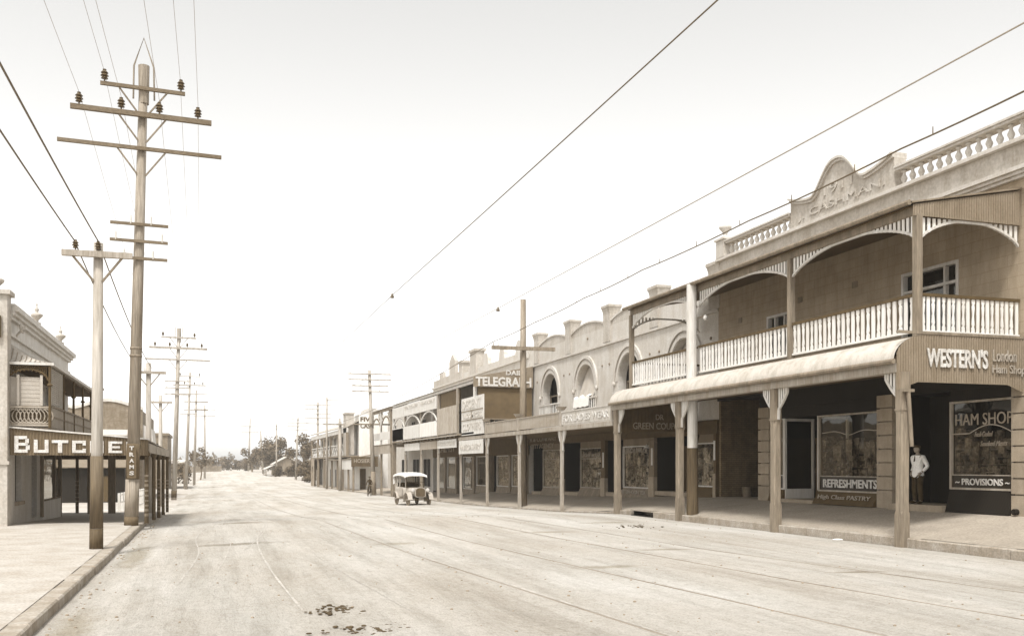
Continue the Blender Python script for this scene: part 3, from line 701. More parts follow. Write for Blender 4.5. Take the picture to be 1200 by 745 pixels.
    lettering('DECENT', '-X', 61.0, 56.5, 5.62, 6.2, 16.0, 'sign_grey', sb, bold=.02); lettering('TAILORS', '-X', 61.0, 58.9, 5.02, 5.35, 16.0, 'sign_grey', sb, bold=.01); lettering('MERCERS', '-X', 58.6, 56.4, 5.02, 5.35, 16.0, 'sign_grey', sb, bold=.01); lettering('CLOTHIERS', '-X', 60.9, 56.5, 4.25, 4.7, 16.0, 'sign_grey', sb, bold=.01)
    q = MB(); q.box(15.97, 15.995, 56.1, 61.3, 4.88, 4.94); q.box(15.97, 15.995, 56.1, 61.3, 5.46, 5.52); q.box(15.97, 15.995, 58.72, 58.80, 4.95, 5.45); q.build('sign_rule', 'timber', sb)
    q = MB(); q.box(16.0, 16.05, 56.2, 62.0, 2.75, 3.62); hb = q.build('hanging_sign', 'sign_board', b); lettering('HABERDASHERY', '-X', 61.6, 56.6, 3.0, 3.35, 16.0, 'sign_grey', hb, bold=.01)
    # end panel carrying the coupon sign
    q = MB(); def_lo = lambda s_: 3.42 - .45 * max(0, 1 - (s_ - 16.35) / .55)
    corrugated(q, FY(36.72), 16.36, 19.95, def_lo, lambda s_: 4.70, .16, .006)
    sp = q.build('divider_panel', 'trim', b)
    lettering('GREEN COUPON', '-Y', 17.0, 19.4, 3.52, 3.80, 36.71, 'gold', sp, bold=.008); lettering('DR', '-Y', 18.05, 18.42, 3.92, 4.15, 36.71, 'gold', sp, bold=.005)
    # ground-floor shopfronts
    q = MB(); q.box(X - .0, X + .3, Y0 + .1, Y1, 3.30, 3.88); q.build('shop_bressumer', 'trim', b)
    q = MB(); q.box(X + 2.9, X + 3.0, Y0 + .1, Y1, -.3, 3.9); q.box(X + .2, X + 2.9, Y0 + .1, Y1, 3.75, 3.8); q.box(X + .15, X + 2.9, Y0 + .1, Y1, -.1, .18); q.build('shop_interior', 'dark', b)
    text = {0: None, 1: ('AFTERNOON TEA', 44.2, 41.4), 2: None, 3: None}
    for i, y0 in enumerate((35.15, 41.2, 47.0, 53.3)):
        wlen = 1.9 if i == 0 else 3.1
        g = path_z(X, y0 + 1)
        y1 = y0 + wlen
        q = MB(); q.box(X - .1, X + .4, y0 - .55 if i else y0 - .22, y0 - .02, g - .2, 3.30); pl = q.build('pier', 'trim' if i != 1 else 'mid_boards', b)
        q = MB(); q.box(X - .14, X + .44, (y0 - .57) if i else y0 - .215, y0 - .01, g - .2, g + .95); q.build('plinth', 'stone', pl)
        q = MB(); q.box(X - .125, X - .105, y0 - .42 if i else y0 - .18, y0 - .28 if i else y0 - .06, g + 1.5, g + 2.3); q.build('wall_bill', 'sign_board', pl)
        w = shop_window(b, y0, y1, g - .1, g + .38, 2.95, X, frame='offwhite' if i < 2 else 'timber_lt', slope_=.25, stall='timber' if i else 'trim', transoms=(2.35,) if i > 1 else ())
        if text[i]: lettering(text[i][0], '-X', text[i][1], text[i][2], g + .1, g + .28, X - .17, 'sign_cream', w, bold=.005)
        if i == 1: lettering('LUNCH PARLOR', '-X', 44.1, 41.5, 2.55, 2.78, X, 'sign_cream', w, bold=.01, arch=.08)
        if i == 2: lettering('LIGHT & TEA', '-X', 49.9, 47.2, 2.45, 2.65, X, 'sign_cream', w, bold=.005)
        window_display(y0 + .1, y1 - .1, g + .42, 2.9, X, 20 + i, label=['fruit and packets in the first window past the lane with the bucket', 'jars and packets behind the afternoon tea window', 'crowded stock in the window right of the square awning pole', 'crowded stock in the shop window directly behind the square awning pole'][i])
        q = MB(); q.box(X - .02, X + .1, y0, y1, 2.96, 3.30); q.build('slat_frieze', 'mid_boards', b)
        q = MB(); yr1 = (41.2, 47.0, 53.3, 59.0)[i] - .56
        q.box(X + .05, X + 1.2, y1 + .02, y1 + .06, g, 3.3); q.build('recess_lining', 'dark_boards', b)
        q = MB(); q.box(X + .05, X + 1.2, yr1 - .06, yr1 - .02, g, 3.3); q.build('recess_lining', 'dark_boards', b)
        door(b, y1 + .1, yr1 - .1, g + .1, 2.9, X + 1.2, 'trim')
        q = MB(); q.box(X - .1, X + 1.2, y1 + .07, yr1 - .07, g - .1, g + .1); q.build('door_step', 'stone', b)
    lettering('R & COMPANY', '-X', 58.9, 54.0, 3.5, 3.82, X - .0, 'gold', b, bold=.01); lettering('CITY AGENCY', '-X', 58.6, 54.4, 3.06, 3.36, X - .03, 'gold', b, bold=.01)
    return b

# =================================================================== building three: newsagent and chemist, two-storey verandah
def building_three():
    Y0, Y1, X = 59.25, 87.0, WX
    b = thing('newsagent_building', 'two storey shops with gabled parapet, white panelled verandah and large newspaper lettering on its end', 'building', (X, 73, 0))
    F = FX(X)
    q = MB(); holes = [(y, y + 1.4, 4.6, 6.6, False) for y in (63, 67, 71.5, 76, 80.5)]
    facade(q, F, Y0, Y1, 3.6, 9.0, holes, .2); q.box(X + .01, X + 11, Y0, Y0 + .02, -.6, 9); q.box(X + .01, X + 11, Y1 - .02, Y1, -.9, 9); q.box(X + 10.9, X + 11, Y0 + .03, Y1 - .03, -.9, 8.9); q.box(X + .2, X + 10.9, Y0 + .03, Y1 - .03, 8.6, 8.66)
    q.box(X + .8, X + .9, Y0 + .03, Y1 - .03, 3.6, 8.5)
    q.build('upper_wall', 'plaster', b)
    for sa, sb, za, zb, _ in holes:
        f = MB(); f.prism([(sa, za), (sa + .1, za), (sa + .1, zb), (sa, zb)], F, -.15, .02); f.prism([(sb - .1, za), (sb, za), (sb, zb), (sb - .1, zb)], F, -.15, .02); f.prism([(sa + .1, zb - .1), (sb - .1, zb - .1), (sb - .1, zb), (sa + .1, zb)], F, -.15, .02); w = f.build('window', 'offwhite', b)
        g = MB(); g.face([(X + .1, sa, za), (X + .1, sb, za), (X + .1, sb, zb), (X + .1, sa, zb)]); g.build('pane', 'glass', w)
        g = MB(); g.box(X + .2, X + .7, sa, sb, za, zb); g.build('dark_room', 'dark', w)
    q = MB()
    for z0, z1, d in ((8.3, 8.4, .12), (9.0, 9.12, .16)): q.box(X - d, X + .3, Y0, Y1, z0, z1)
    q.build('cornice', 'plaster', b)
    q = MB()
    q.box(X, X + .35, Y0, 77, 9.125, 9.55)
    q.build('parapet', 'plaster', b)
    for y in (61.5, 65.4, 69.5):      # rounded pediment knobs
        q = MB(); K = 12; q.prism([(y - .75, 9.56), (y + .75, 9.56)] + [(y + .62 * math.cos(math.pi * k / K), 9.85 + .62 * math.sin(math.pi * k / K)) for k in range(K + 1)], F, -.32, -.02); q.build('parapet_knob', 'plaster', b)
    for y, h, w_ in ((72.7, 11.1, .9), (76.6, 10.6, .5)):
        q = MB(); q.box(X - .1, X + .6, y - w_, y + w_, 9.13, h - .2); q.box(X - .2, X + .7, y - w_ - .12, y + w_ + .12, h - .195, h); q.build('parapet_pier', 'plaster_mid', b)
    q = MB(); q.prism([(77.4, 9.125), (86.9, 9.125), (86.9, 9.75), (84.5, 9.75), (84.5, 10.3), (83.3, 10.3), (83.3, 9.8), (80.9, 9.8), (80.9, 10.9), (79.9, 11.5), (78.9, 10.9), (78.9, 9.8), (77.4, 9.8)], F, -.3, -.02); q.build('stepped_parapet', 'plaster_mid', b)
    # verandah
    VY0, VY1 = 58.26, 86.5
    q = MB(); q.hexa([(16.0, VY0, 7.42), (16.0, VY1, 7.42), (X - .02, VY1, 8.28), (X - .02, VY0, 8.28), (16.0, VY0, 7.46), (16.0, VY1, 7.46), (X - .02, VY1, 8.32), (X - .02, VY0, 8.32)]); q.build('verandah_roof', 'bullnose', b)
    q = MB(); q.box(16.1, 16.26, VY0, VY1, 7.22, 7.41); q.build('eave_beam', 'offwhite', b)
    q = MB(); q.box(16.0, X - .02, VY0, VY1, 4.0, 4.12); q.build('verandah_floor', 'timber', b)
    px = [58.6, 68.7, 74.6, 81.0, 86.3]
    for y in px:
        q = MB(); w = .09; q.box(16.18 - w, 16.18 + w, y - w, y + w, 4.12, 7.22); q.build('verandah_post', 'white' if y in (58.6, 86.3) else 'timber_lt', b)
    q = MB(); w = .08; q.box(16.1 - w, 16.1 + w, 62.7 - w, 62.7 + w, 4.12, 7.22); q.build('verandah_post', 'timber_lt', b)
    for i, (a, c) in enumerate(zip(px[1:-1], px[2:])):
        q = MB(); q.box(16.02, 16.08, a + .12, c - .12, 6.18, 7.12); s_ = q.build('upper_sign', 'sign_board', b)
        if i < 2: lettering(['NEWS AGENT', 'STATIONER'][i], '-X', c - .5, a + .5, 6.7, 6.95, 16.02, 'sign_grey', s_, bold=.005)
        K = 16; y0, y1 = a + .12, c - .12; arc = [(y0 + (y1 - y0) * k / K, 5.2 + .85 * math.sin(math.pi * k / K) ** .7) for k in range(K + 1)]
        q = MB(); q.band([FX(16.1)(y, z, .04) for y, z in arc], [FX(16.1)(y, z + .12, .04) for y, z in arc], [FX(16.1)(y, z, -.04) for y, z in arc], [FX(16.1)(y, z + .12, -.04) for y, z in arc]); q.build('verandah_arch', 'offwhite', b)
        q = MB(); q.box(16.02, 16.1, a + .12, c - .12, 4.2, 5.28); q.build('balustrade_panel', 'white' if i == 0 else 'sign_board', b)
    q = MB(); q.box(16.02, 16.1, 81.2, 86.2, 4.2, 5.2); q.build('balustrade_panel', 'sign_board', b)
    q = MB(); corrugated(q, FX(16.06), 62.9, 68.5, lambda s_: 4.2, lambda s_: 6.1, .2, .02); p_ = q.build('verandah_screen', 'timber_lt', b)
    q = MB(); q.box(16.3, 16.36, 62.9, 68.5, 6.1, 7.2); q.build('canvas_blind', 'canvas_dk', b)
    # newspaper sign on the end
    q = MB(); zt = lambda s_: 7.62 + (s_ - 16.2) * .19
    q.prism([(15.96, 6.95), (X - .08, 6.95), (X - .08, zt(X)), (15.96, zt(15.96))], FY(58.22), 0, .06); sg = q.build('end_sign', 'iron', b)
    lettering('TELEGRAPH', '-Y', 16.1, 19.8, 7.0, 7.60, 58.16, 'sign_white', sg, bold=.035); lettering('DAILY', '-Y', 18.1, 19.5, 7.74, 8.04, 58.16, 'sign_white', sg, bold=.03)
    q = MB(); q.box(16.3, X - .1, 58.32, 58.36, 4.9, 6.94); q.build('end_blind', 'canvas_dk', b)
    railing(b, 'X', 58.3, 16.3, X - .05, 4.2, 4.95, pitch=.3, w=.05, fret=False, m='timber', mr='timber')
    # lower awning edge with rafter tails
    q = MB(); q.box(15.9, 16.3, 62.5, 81.2, 4.0, 4.04); q.build('awning_edge', 'bullnose', b)
    q = MB(); y = 62.9
    while y < 81: q.box(15.95, 16.3, y, y + .35, 3.86, 3.98); y += 1.2
    q.build('rafter_tails', 'timber_dk', b)
    for i, (a, c) in enumerate(((63.0, 68.5), (68.8, 74.4), (74.8, 80.8))):
        q = MB(); q.box(16.06, 16.12, a, c, 3.22, 3.80); f = q.build('fascia_sign', ('sign_board', 'fascia', 'sign_board')[i], b)
        if i == 0: lettering('PHOTO STORES', '-X', c - .3, a + .3, 3.4, 3.65, 16.06, 'sign_grey', f, bold=.01)
    for y in (68.7, 74.6, 81.0): post(b, KX, y, road_z(KX, y), 3.84, .17, 'timber_lt', (1, -1), 'offwhite', .42, .95)
    q = MB(); q.box(16.0, 16.35, 86.0, 86.4, road_z(KX, 86), 4.0); q.build('corner_post', 'timber', b)
    lettering('CHEMIST', '-X', 84.6, 78.5, 3.15, 3.65, X - .06, 'gold', b, bold=.012); lettering('OPTICIAN', '-X', 77.2, 70.5, 3.15, 3.65, X - .06, 'gold', b, bold=.012)
    q = MB(); q.box(X - .05, X + .3, Y0, Y1, 2.7, 3.98); q.build('shop_bressumer', 'trim', b)
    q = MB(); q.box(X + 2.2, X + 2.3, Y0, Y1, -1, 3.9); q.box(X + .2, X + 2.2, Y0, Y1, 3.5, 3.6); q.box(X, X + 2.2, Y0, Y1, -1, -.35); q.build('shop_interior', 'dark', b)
    ys = [59.9, 63.5, 69.0, 73.0, 78.5, 82.5]
    for i, y0 in enumerate(ys):
        y1 = y0 + 2.9; g = path_z(X, y0)
        shop_window(b, y0, y1, g - .2, g + .4, 2.7, X, frame='offwhite', slope_=.15, stall='timber')
        q = MB(); q.box(X - .08, X + .4, y0 - .5, y0 - .02, g - .3, 2.7); q.build('pier', 'timber', b)
        q = MB(); ye = (ys + [86.9])[i + 1] - .52
        if ye > y1 + .1: q.box(X + .9, X + .98, y1, ye, g - .3, 2.7); q.build('door', 'timber_dk', b)
    for i, y0 in enumerate(ys[:2]):
        window_display(y0 + .1, y0 + 2.8, path_z(X, y0) + .45, 2.6, X, 40 + i, label=['pale stock in the shop window just left of the square awning pole', 'stock and cards in the window under the hanging haberdashery board'][i])
    return b

def far_shop(root, Y0, Y1, X, zt, m, zbase):
    q = MB(); q.box(X, X + 9, Y0, Y1, zbase, zt); q.box(X - .12, X + 9.1, Y0 - .02, Y1 + .05, zt + .005, zt + .16); return q.build('wall', m, root)
def small_openings(root, X, zs, items, m='dark', frame='offwhite'):
    for kind, a, c, z0, z1 in items:
        f = MB(); F = FX(X); t = .09
        f.prism([(a - t, z0), (a, z0), (a, z1 + t), (a - t, z1 + t)], F, -.02, .05); f.prism([(c, z0), (c + t, z0), (c + t, z1 + t), (c, z1 + t)], F, -.02, .05); f.prism([(a, z1), (c, z1), (c, z1 + t), (a, z1 + t)], F, -.02, .05)
        f.prism([((a + c) / 2 - .03, z0), ((a + c) / 2 + .03, z0), ((a + c) / 2 + .03, z1), ((a + c) / 2 - .03, z1)], F, -.0, .04)
        w = f.build(kind, frame, root)
        g = MB(); g.prism([(a, z0), (c, z0), (c, z1), (a, z1)], F, -.04, .015); g.build('pane', m, w)

def building_four():
    Y0, Y1, X = 87.05, 110.5, WX
    b = thing('verandah_shop', 'narrow two storey shop with fretwork verandah arches left of the white panelled verandah', 'building', (X, 98, -.8))
    far_shop(b, Y0, Y1, X, 8.0, 'plaster', -1.2)
    small_openings(b, X, 0, [('window', y, y + 1.6, 4.4, 6.4) for y in (90, 95, 100, 105)] + [('shop_window', y, y + 3, 0, 2.6) for y in (88, 93, 99, 105)])
    q = MB(); q.hexa([(16.0, 87.2, 7.36), (16.0, 98.5, 7.36), (X - .1, 98.5, 7.9), (X - .1, 87.2, 7.9), (16.0, 87.2, 7.42), (16.0, 98.5, 7.42), (X - .1, 98.5, 7.96), (X - .1, 87.2, 7.96)]); q.build('verandah_roof', 'iron', b)
    q = MB(); q.box(16.05, 16.2, 87.2, 98.4, 7.12, 7.34); q.build('eave_beam', 'timber', b)
    q = MB(); q.box(16.0, X - .13, 87.2, 98.4, 3.9, 4.0); q.build('verandah_floor', 'timber', b)
    px = [87.4, 92.8, 98.2]
    for y in px:
        q = MB(); q.box(16.04, 16.22, y - .09, y + .09, 4.0, 7.12); q.build('verandah_post', 'timber' if y < 90 else 'offwhite', b)
        post(b, KX - .03, y, road_z(KX, y), 3.88, .2, 'timber', (), cap=False, hei=.3)
    for a, c in zip(px, px[1:]):
        K = 20; y0, y1 = a + .1, c - .1; arc = [(y0 + (y1 - y0) * k / K, 5.3 + 1.25 * math.sin(math.pi * k / K) ** .6) for k in range(K + 1)]
        q = MB(); q.band([FX(16.12)(y, z, .04) for y, z in arc], [FX(16.12)(y, z + .14, .04) for y, z in arc], [FX(16.12)(y, z, -.04) for y, z in arc], [FX(16.12)(y, z + .14, -.04) for y, z in arc]); ar = q.build('verandah_arch', 'timber', b)
        q = MB(); cy = (y0 + y1) / 2
        for s_ in (-1.9, 1.9):
            ring = [(cy + s_ + .32 * math.cos(2 * math.pi * k / 12), 6.75 + .3 * math.sin(2 * math.pi * k / 12)) for k in range(13)]
            q.path([FX(16.12)(y, z, 0) for y, z in ring], .045, 5)
        q.build('fretwork', 'timber_lt', ar)
        q = MB(); q.box(16.06, 16.12, a + .1, c - .1, 4.45, 5.15); q.build('balustrade_panel', 'sign_board', b)
        q = MB(); q.box(16.0, 16.08, a + .1, c - .1, 3.1, 3.86); q.build('fascia_sign', 'fascia', b)
    return b
def building_five():
    Y0, Y1, X = 116.0, 128.0, 17.5
    b = thing('cash_store', 'white walled store with bold painted wall lettering above a low awning', 'building', (X, 118, -1))
    q = MB(); q.box(X, X + 8, Y0, Y1, -1.4, 8.2); q.build('wall', 'white', b)
    K = 14; q = MB(); q.prism([(X + .1, 8.21), (X + 2.9, 8.21)] + [(X + 1.5 + 1.3 * math.cos(math.pi * k / K), 8.25 + .7 * math.sin(math.pi * k / K)) for k in range(K + 1)], FY(Y0), -.3, -.02); q.build('gable_top', 'offwhite', b)
    lettering('FIVE', '-Y', X + .15, X + 1.75, 7.3, 7.85, Y0, 'trim', b, bold=.03); lettering('CASH', '-Y', X + .15, X + 1.75, 6.5, 7.05, Y0, 'trim', b, bold=.03)
    q = MB(); q.prism([(X + .1, -1.2), (X + .8, -1.2), (X + .8, 1.6), (X + .1, 1.6)], FY(Y0), -.03, .03); q.build('door', 'timber_dk', b)
    return b
def low_awning():
    b = thing('awning_shop', 'single storey shop under a street awning with dark lettered end board', 'building', (16, 125, -1))
    q = MB(); q.hexa([(15.9, 111.5, 2.72), (15.9, 115.9, 2.72), (19.8, 115.9, 3.4), (19.8, 111.5, 3.4), (15.9, 111.5, 2.8), (15.9, 115.9, 2.8), (19.8, 115.9, 3.5), (19.8, 111.5, 3.5)])
    q.box(15.9, 17.4, 115.95, 139, 2.66, 2.76); q.build('awning_roof', 'iron', b)
    q = MB(); q.box(15.9, 19.0, 111.38, 111.48, 1.85, 3.0); e = q.build('end_board', 'timber_dk', b); lettering('HOSIERY', '-Y', 16.2, 18.4, 2.3, 2.75, 111.38, 'sign_cream', e, bold=.01)
    q = MB(); q.box(15.98, 16.06, 111.6, 120, 1.5, 2.64); q.build('fascia_sign', 'sign_board', b)
    for y in (111.7, 116, 121, 126, 132, 138.5): post(b, KX, y, road_z(KX, y) - .05, 2.64, .24, 'timber', (), cap=False, hei=.3)
    return b
def building_six():
    Y0, Y1, X = 140.5, 158, 17.5
    b = thing('corner_hotel', 'two storey far corner hotel with cross braced balcony rail and stone arched end', 'building', (X, 140, -1.2))
    q = MB(); q.box(X, X + 9, 128.1, Y1, -1.6, 6.9); q.build('wall', 'offwhite', b)
    q = MB(); q.box(16.0, 16.95, 116.5, 119, 3.3, 8.2); q.box(15.9, 17.05, 116.4, 119.1, 8.205, 8.4); q.build('chimney', 'plaster_mid', b)
    small_openings(b, X, 0, [('window', y, y + 1.3, 3.6, 5.8) for y in range(130, 156, 4)] + [('doorway', y, y + 1.5, -1.2, 1.4) for y in range(131, 156, 6)])
    q = MB(); q.hexa([(15.9, 116, 6.55), (15.9, 157.5, 6.75), (X, 157.5, 7.4), (X, 116, 7.4), (15.9, 116, 6.7), (15.9, 157.5, 6.9), (X, 157.5, 7.5), (X, 116, 7.5)]); q.build('verandah_roof', 'plaster_mid', b)
    q = MB(); q.box(16.0, 16.2, 116, 157.4, 6.0, 6.54); q.build('eave_beam', 'offwhite', b)
    q = MB(); q.box(16.0, X - .01, 116, 157.4, 3.0, 3.2); q.build('verandah_floor', 'timber', b)
    px = [116.2, 124, 132, 140, 148, 157]
    for y in px:
        q = MB(); q.box(15.95, 16.25, y - .15, y + .15, -1.3 if y > 139 else 3.2, 6.0); q.build('verandah_post', 'timber', b)
    for a, c in zip(px, px[1:]):
        q = MB(); n = 4
        for k in range(n):
            y0 = a + .2 + (c - a - .4) * k / n; y1 = a + .2 + (c - a - .4) * (k + 1) / n
            q.bar((16.1, y0, 3.35), (16.1, y1, 4.5), .05, .08); q.bar((16.12, y0, 4.5), (16.12, y1, 3.35), .05, .08)
        q.box(16.04, 16.18, a + .15, c - .15, 4.5, 4.62); q.box(16.04, 16.18, a + .15, c - .15, 3.24, 3.34); q.build('railing', 'offwhite', b)
        K = 16; arc = [(a + .15 + (c - a - .3) * k / K, 5.5 + .45 * abs(math.sin(2 * math.pi * k / K))) for k in range(K + 1)]
        q = MB(); q.band([FX(16.1)(y, z, .03) for y, z in arc], [FX(16.1)(y, 6.0, .03) for y, z in arc], [FX(16.1)(y, z, -.03) for y, z in arc], [FX(16.1)(y, 6.0, -.03) for y, z in arc]); q.build('verandah_arch', 'timber', b)
    q = MB(); facade(q, FY(157.6), 15.98, X, -1.4, 3.0, [(16.3, 17.2, -1.3, .9, True)], .4); facade(q, FX(15.98), 152.5, 157.6, -1.4, 3.0, [(154, 156, -1.3, .9, True)], .4); q.build('arched_end_wall', 'stone', b)
    return b
# =================================================================== left side: corner shop with wrapped verandah
def building_left():
    X = -6.3; Y0, Y1 = 35.0, 49.7
    b = thing('corner_shop', 'corner shop with boldly lettered corrugated awning end and three urn finials on its cornice', 'building', (X, 42, 0))
    F = lambda s_, z, w: (X + w, s_, z)       # faces looking at +X
    q = MB()
    facade(q, F, Y0 + .01, Y1, 3.0, 6.9, [(38.6, 39.8, 3.3, 5.3, False), (43, 44.2, 3.3, 5.3, False), (46.6, 47.8, 3.3, 5.3, False)], .2)
    q.box(X - 10, X - .01, Y0 + .02, Y0 + .06, 0, 6.9); q.box(X - 10, X - .01, Y1 - .04, Y1, 3.0, 6.9); q.box(X - 10, X - 9.95, Y0 + .07, Y1 - .05, 0, 6.9); q.box(X - 9.9, X - .25, Y0 + .07, Y1 - .05, 6.6, 6.65); q.box(X - 9.9, X - .25, Y0 + .07, Y1 - .05, 3.0, 3.05)
    q.build('upper_wall', 'offwhite', b)
    for sa in (38.6, 43, 46.6):
        f = MB(); sb = sa + 1.2
        for p in ([(sa, 3.3), (sa + .09, 3.3), (sa + .09, 5.3), (sa, 5.3)], [(sb - .09, 3.3), (sb, 3.3), (sb, 5.3), (sb - .09, 5.3)], [(sa + .09, 5.2), (sb - .09, 5.2), (sb - .09, 5.3), (sa + .09, 5.3)]): f.prism(p, F, -.15, .02)
        w = f.build('window', 'offwhite', b); g = MB(); g.face([F(sa, 3.3, -.12), F(sb, 3.3, -.12), F(sb, 5.3, -.12), F(sa, 5.3, -.12)]); g.build('pane', 'glass', w)
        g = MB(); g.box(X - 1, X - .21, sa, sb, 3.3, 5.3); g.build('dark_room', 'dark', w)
    q = MB()
    for z0, z1, d in ((6.30, 6.42, .10), (6.86, 6.98, .12), (6.985, 7.10, .22), (7.105, 7.28, .32), (7.285, 7.36, .22)):
        q.box(X - .3, X + d, Y0 + .3, Y1 + d * .6, z0, z1)
    q.build('cornice', 'offwhite', b)
    q = MB(); q.box(X - .28, X + .02, Y0 + .3, Y1, 7.365, 7.42); q.build('parapet_coping', 'plaster_mid', b)
    fin0 = [(.22, 0), (.22, .06), (.10, .10), (.09, .20), (.14, .24), (.30, .40), (.33, .48), (.26, .54), (.10, .60), (.08, .68), (.13, .74), (.13, .78), (.05, .86), (.035, 1.0), (.06, 1.04), (.0, 1.12)]
    fin = [(r_ * .70, z_ * .74) for r_, z_ in fin0]
    for y in (41.6, 48.0):
        q = MB(); q.box(X - .22, X + .02, y - .14, y + .14, 7.425, 7.56); p = q.build('finial_base', 'plaster_mid', b)
        q = MB(); q.lathe((X - .1, y, 7.56), fin, 12); q.build('finial', 'plaster_mid', p, smooth=True)
    q = MB(); q.box(X - .62, X + .10, Y0 - .35, Y0 + .28, -.1, 7.55); q.box(X - .72, X + .2, Y0 - .45, Y0 + .38, 7.555, 7.7); pier = q.build('end_pier', 'plaster_mid', b)
    q = MB(); q.box(X - .68, X + .16, Y0 - .40, Y0 + .3, 2.02, 2.14); q.build('pier_band', 'plaster_mid', pier)
    q = MB(); q.lathe((X - .26, Y0 - .04, 7.7), fin, 14); q.build('finial', 'plaster_mid', pier, smooth=True)
    q = MB(); q.box(X - 1.5, X - .08, Y0 - .47, Y0 - .37, 6.15, 6.85); sg = q.build('bracket_sign', 'trim', pier); lettering('D', '-Y', X - .62, X - .2, 6.32, 6.7, Y0 - .47, 'sign_white', sg, bold=.03)
    q = MB(); pts = [F(36.2 + .35 * math.cos(t * .45) * (1 - t * .05), 6.62 + .2 * math.sin(t * .45) * (1 - t * .05), .2 + .01 * t) for t in range(16)]; q.path(pts, .035, 6); q.path([F(36.2, 6.4, .1), F(36.3, 6.75, .35)], .04, 6); q.build('scroll_bracket', 'plaster_mid', b)
    # ground floor
    q = MB(); facade(q, F, Y0 + .3, 42.0, -.3, 3.0, [(36.55, 37.75, .75, 2.6, False), (39.8, 40.95, .02, 2.62, False)], .18); q.build('shop_wall', 'plaster', b)
    q = MB(); q.box(X - .22, X + .10, 36.45, 37.85, .62, .745); q.build('window_sill', 'stone', b)
    q = MB(); q.box(X - .3, X - .19, 36.4, 41.1, 0.0, 2.7); q.build('door', 'dark', b)  # black sheet behind window and door openings, indoor shade put into its colour
    q = MB(); q.box(X - .06, X + .1, 41.72, 42.0, -.05, 3.0); q.box(X - .06, X + .08, 46.9, 47.1, -.3, 3.0); q.build('shop_pilaster', 'timber', b)
    q = MB(); q.box(X - .1, X + .06, 42.0, 46.9, -.4, .55); q.build('stallboard', 'offwhite', b)
    q = MB(); q.box(X - .02, X + .05, 42.0, 46.9, .555, .62); q.box(X - .02, X + .05, 45.3, 45.45, .62, 2.6); q.box(X - .02, X + .05, 42.0, 46.9, 2.6, 2.99); w = q.build('shop_window', 'timber', b)
    g = MB(); g.face([(X + .0, 42, .6), (X + .0, 46.9, .6), (X + .0, 46.9, 2.6), (X + .0, 42, 2.6)]); g.build('pane', 'glass', w)
    q = MB(); q.box(X - 3, X - .15, 42.05, 42.1, -.4, 3); q.box(X - 3, X - .15, 46.9, 46.95, -.4, 3); q.box(X - 3, X - 2.95, 42.1, 46.9, -.4, 3); q.build('shop_interior', 'canvas', b)
    # balcony with lattice, roof and hood
    BX = -5.0; z0, z1 = 3.28, 4.0
    q = MB(); q.box(X + .01, BX + .06, Y0 + .1, 49.6, 3.14, 3.26); q.build('balcony_floor', 'timber', b)
    q = MB(); K = 8
    for k in range(K):
        t0, t1 = k / K, (k + 1) / K
        f = lambda t: (BX + .12 - (1.3 + .1) * t, 5.42 + .10 * t + .55 * t ** 2.4)
        (xa, za), (xb, zb) = f(t0), f(t1)
        ya, yb = Y0 + .75 * t0, Y0 + .75 * t1
        q.face([(xa, ya, za), (xa, 49.7, za), (xb, 49.7, zb), (xb, yb, zb)])
        if k < K: q.face([(xa, ya, za), (xb, yb, zb), (X + .02, yb, zb), (X + .02, ya, za)])
    br_ = q.build('balcony_roof', 'plaster_mid', b)
    q = MB()
    for j in range(9):
        xs_ = X + .1 + j * .15
        P_ = []
        for k in range(K + 1):
            t = k / K; xe = BX + .12 - 1.4 * t
            if xs_ <= xe + .02: P_.append((xs_, Y0 + .75 * t - .012, 5.42 + .10 * t + .55 * t ** 2.4 + .012))
        if len(P_) > 1: q.path(P_, .014, 4)
    q.build('roof_ribs', 'iron', br_)
    q = MB(); q.box(X + .02, BX + .13, Y0 - .03, 49.68, 5.32, 5.41); q.build('eave_board', 'offwhite', b)
    q = MB(); q.box(X + .03, BX + .0, Y0 + .1, 49.6, 5.25, 5.29); q.build('balcony_ceiling', 'soffit', b)
    for y in (35.05, 38.2, 41.0, 43.9, 46.8, 49.55):
        q = MB(); q.tube((BX, y, 3.26), (BX, y, 5.3), .05, .04, 8); q.lathe((BX, y, 4.62), [(.05, 0), (.09, .03), (.09, .06), (.05, .1)], 8); q.build('balcony_post', 'trim', b)
    # end: blind, arch of cast lace, lattice panel of circles
    def rings(q, F2, a, c, zc, r, n):
        for k in range(n):
            s_ = a + (k + .5) * (c - a) / n
            for dr in (0, ):
                ring = [(s_ + r * math.cos(2 * math.pi * j / 14), zc + r * math.sin(2 * math.pi * j / 14)) for j in range(15)]; q.path([F2(u, z, 0) for u, z in ring], .022, 5)
    FE = FY(Y0 + .06)
    q = MB(); n = 5
    rings(q, FE, X + .05, BX - .03, 3.63, .25, n); rings(q, FE, X + .18, BX - .16, 3.63, .25, n - 1)
    q.box(X + .03, BX, Y0 + .03, Y0 + .09, 3.90, 3.96); q.box(X + .03, BX, Y0 + .03, Y0 + .09, 3.30, 3.36); q.build('lattice_panel', 'fascia', b)
    q = MB(); q.box(X + .03, BX - .02, Y0 + .14, Y0 + .17, 3.28, 3.98); q.build('lattice_backing', 'timber_dk', b)
    q = MB(); A = [FE(X + .05 + (BX - X - .1) * k / 20, 4.82 + .36 * math.sin(math.pi * k / 20) ** .5, 0) for k in range(21)]; q.path(A, .03, 5)
    for k in range(1, 20): q.path([A[k], (A[k][0], A[k][1], 5.30)], .018, 4)
    for k in range(0, 20, 2): q.blob((A[k][0], A[k][1], A[k][2] - .03), .03, .03, .04, 6, 4)
    q.build('cast_arch', 'trim', b)
    q = MB()
    for k in range(14): q.box(X + .06, BX - .24, Y0 + .16 + .01 * (k % 2), Y0 + .19 + .01 * (k % 2), 3.98 + .068 * k, 3.98 + .068 * k + .066)
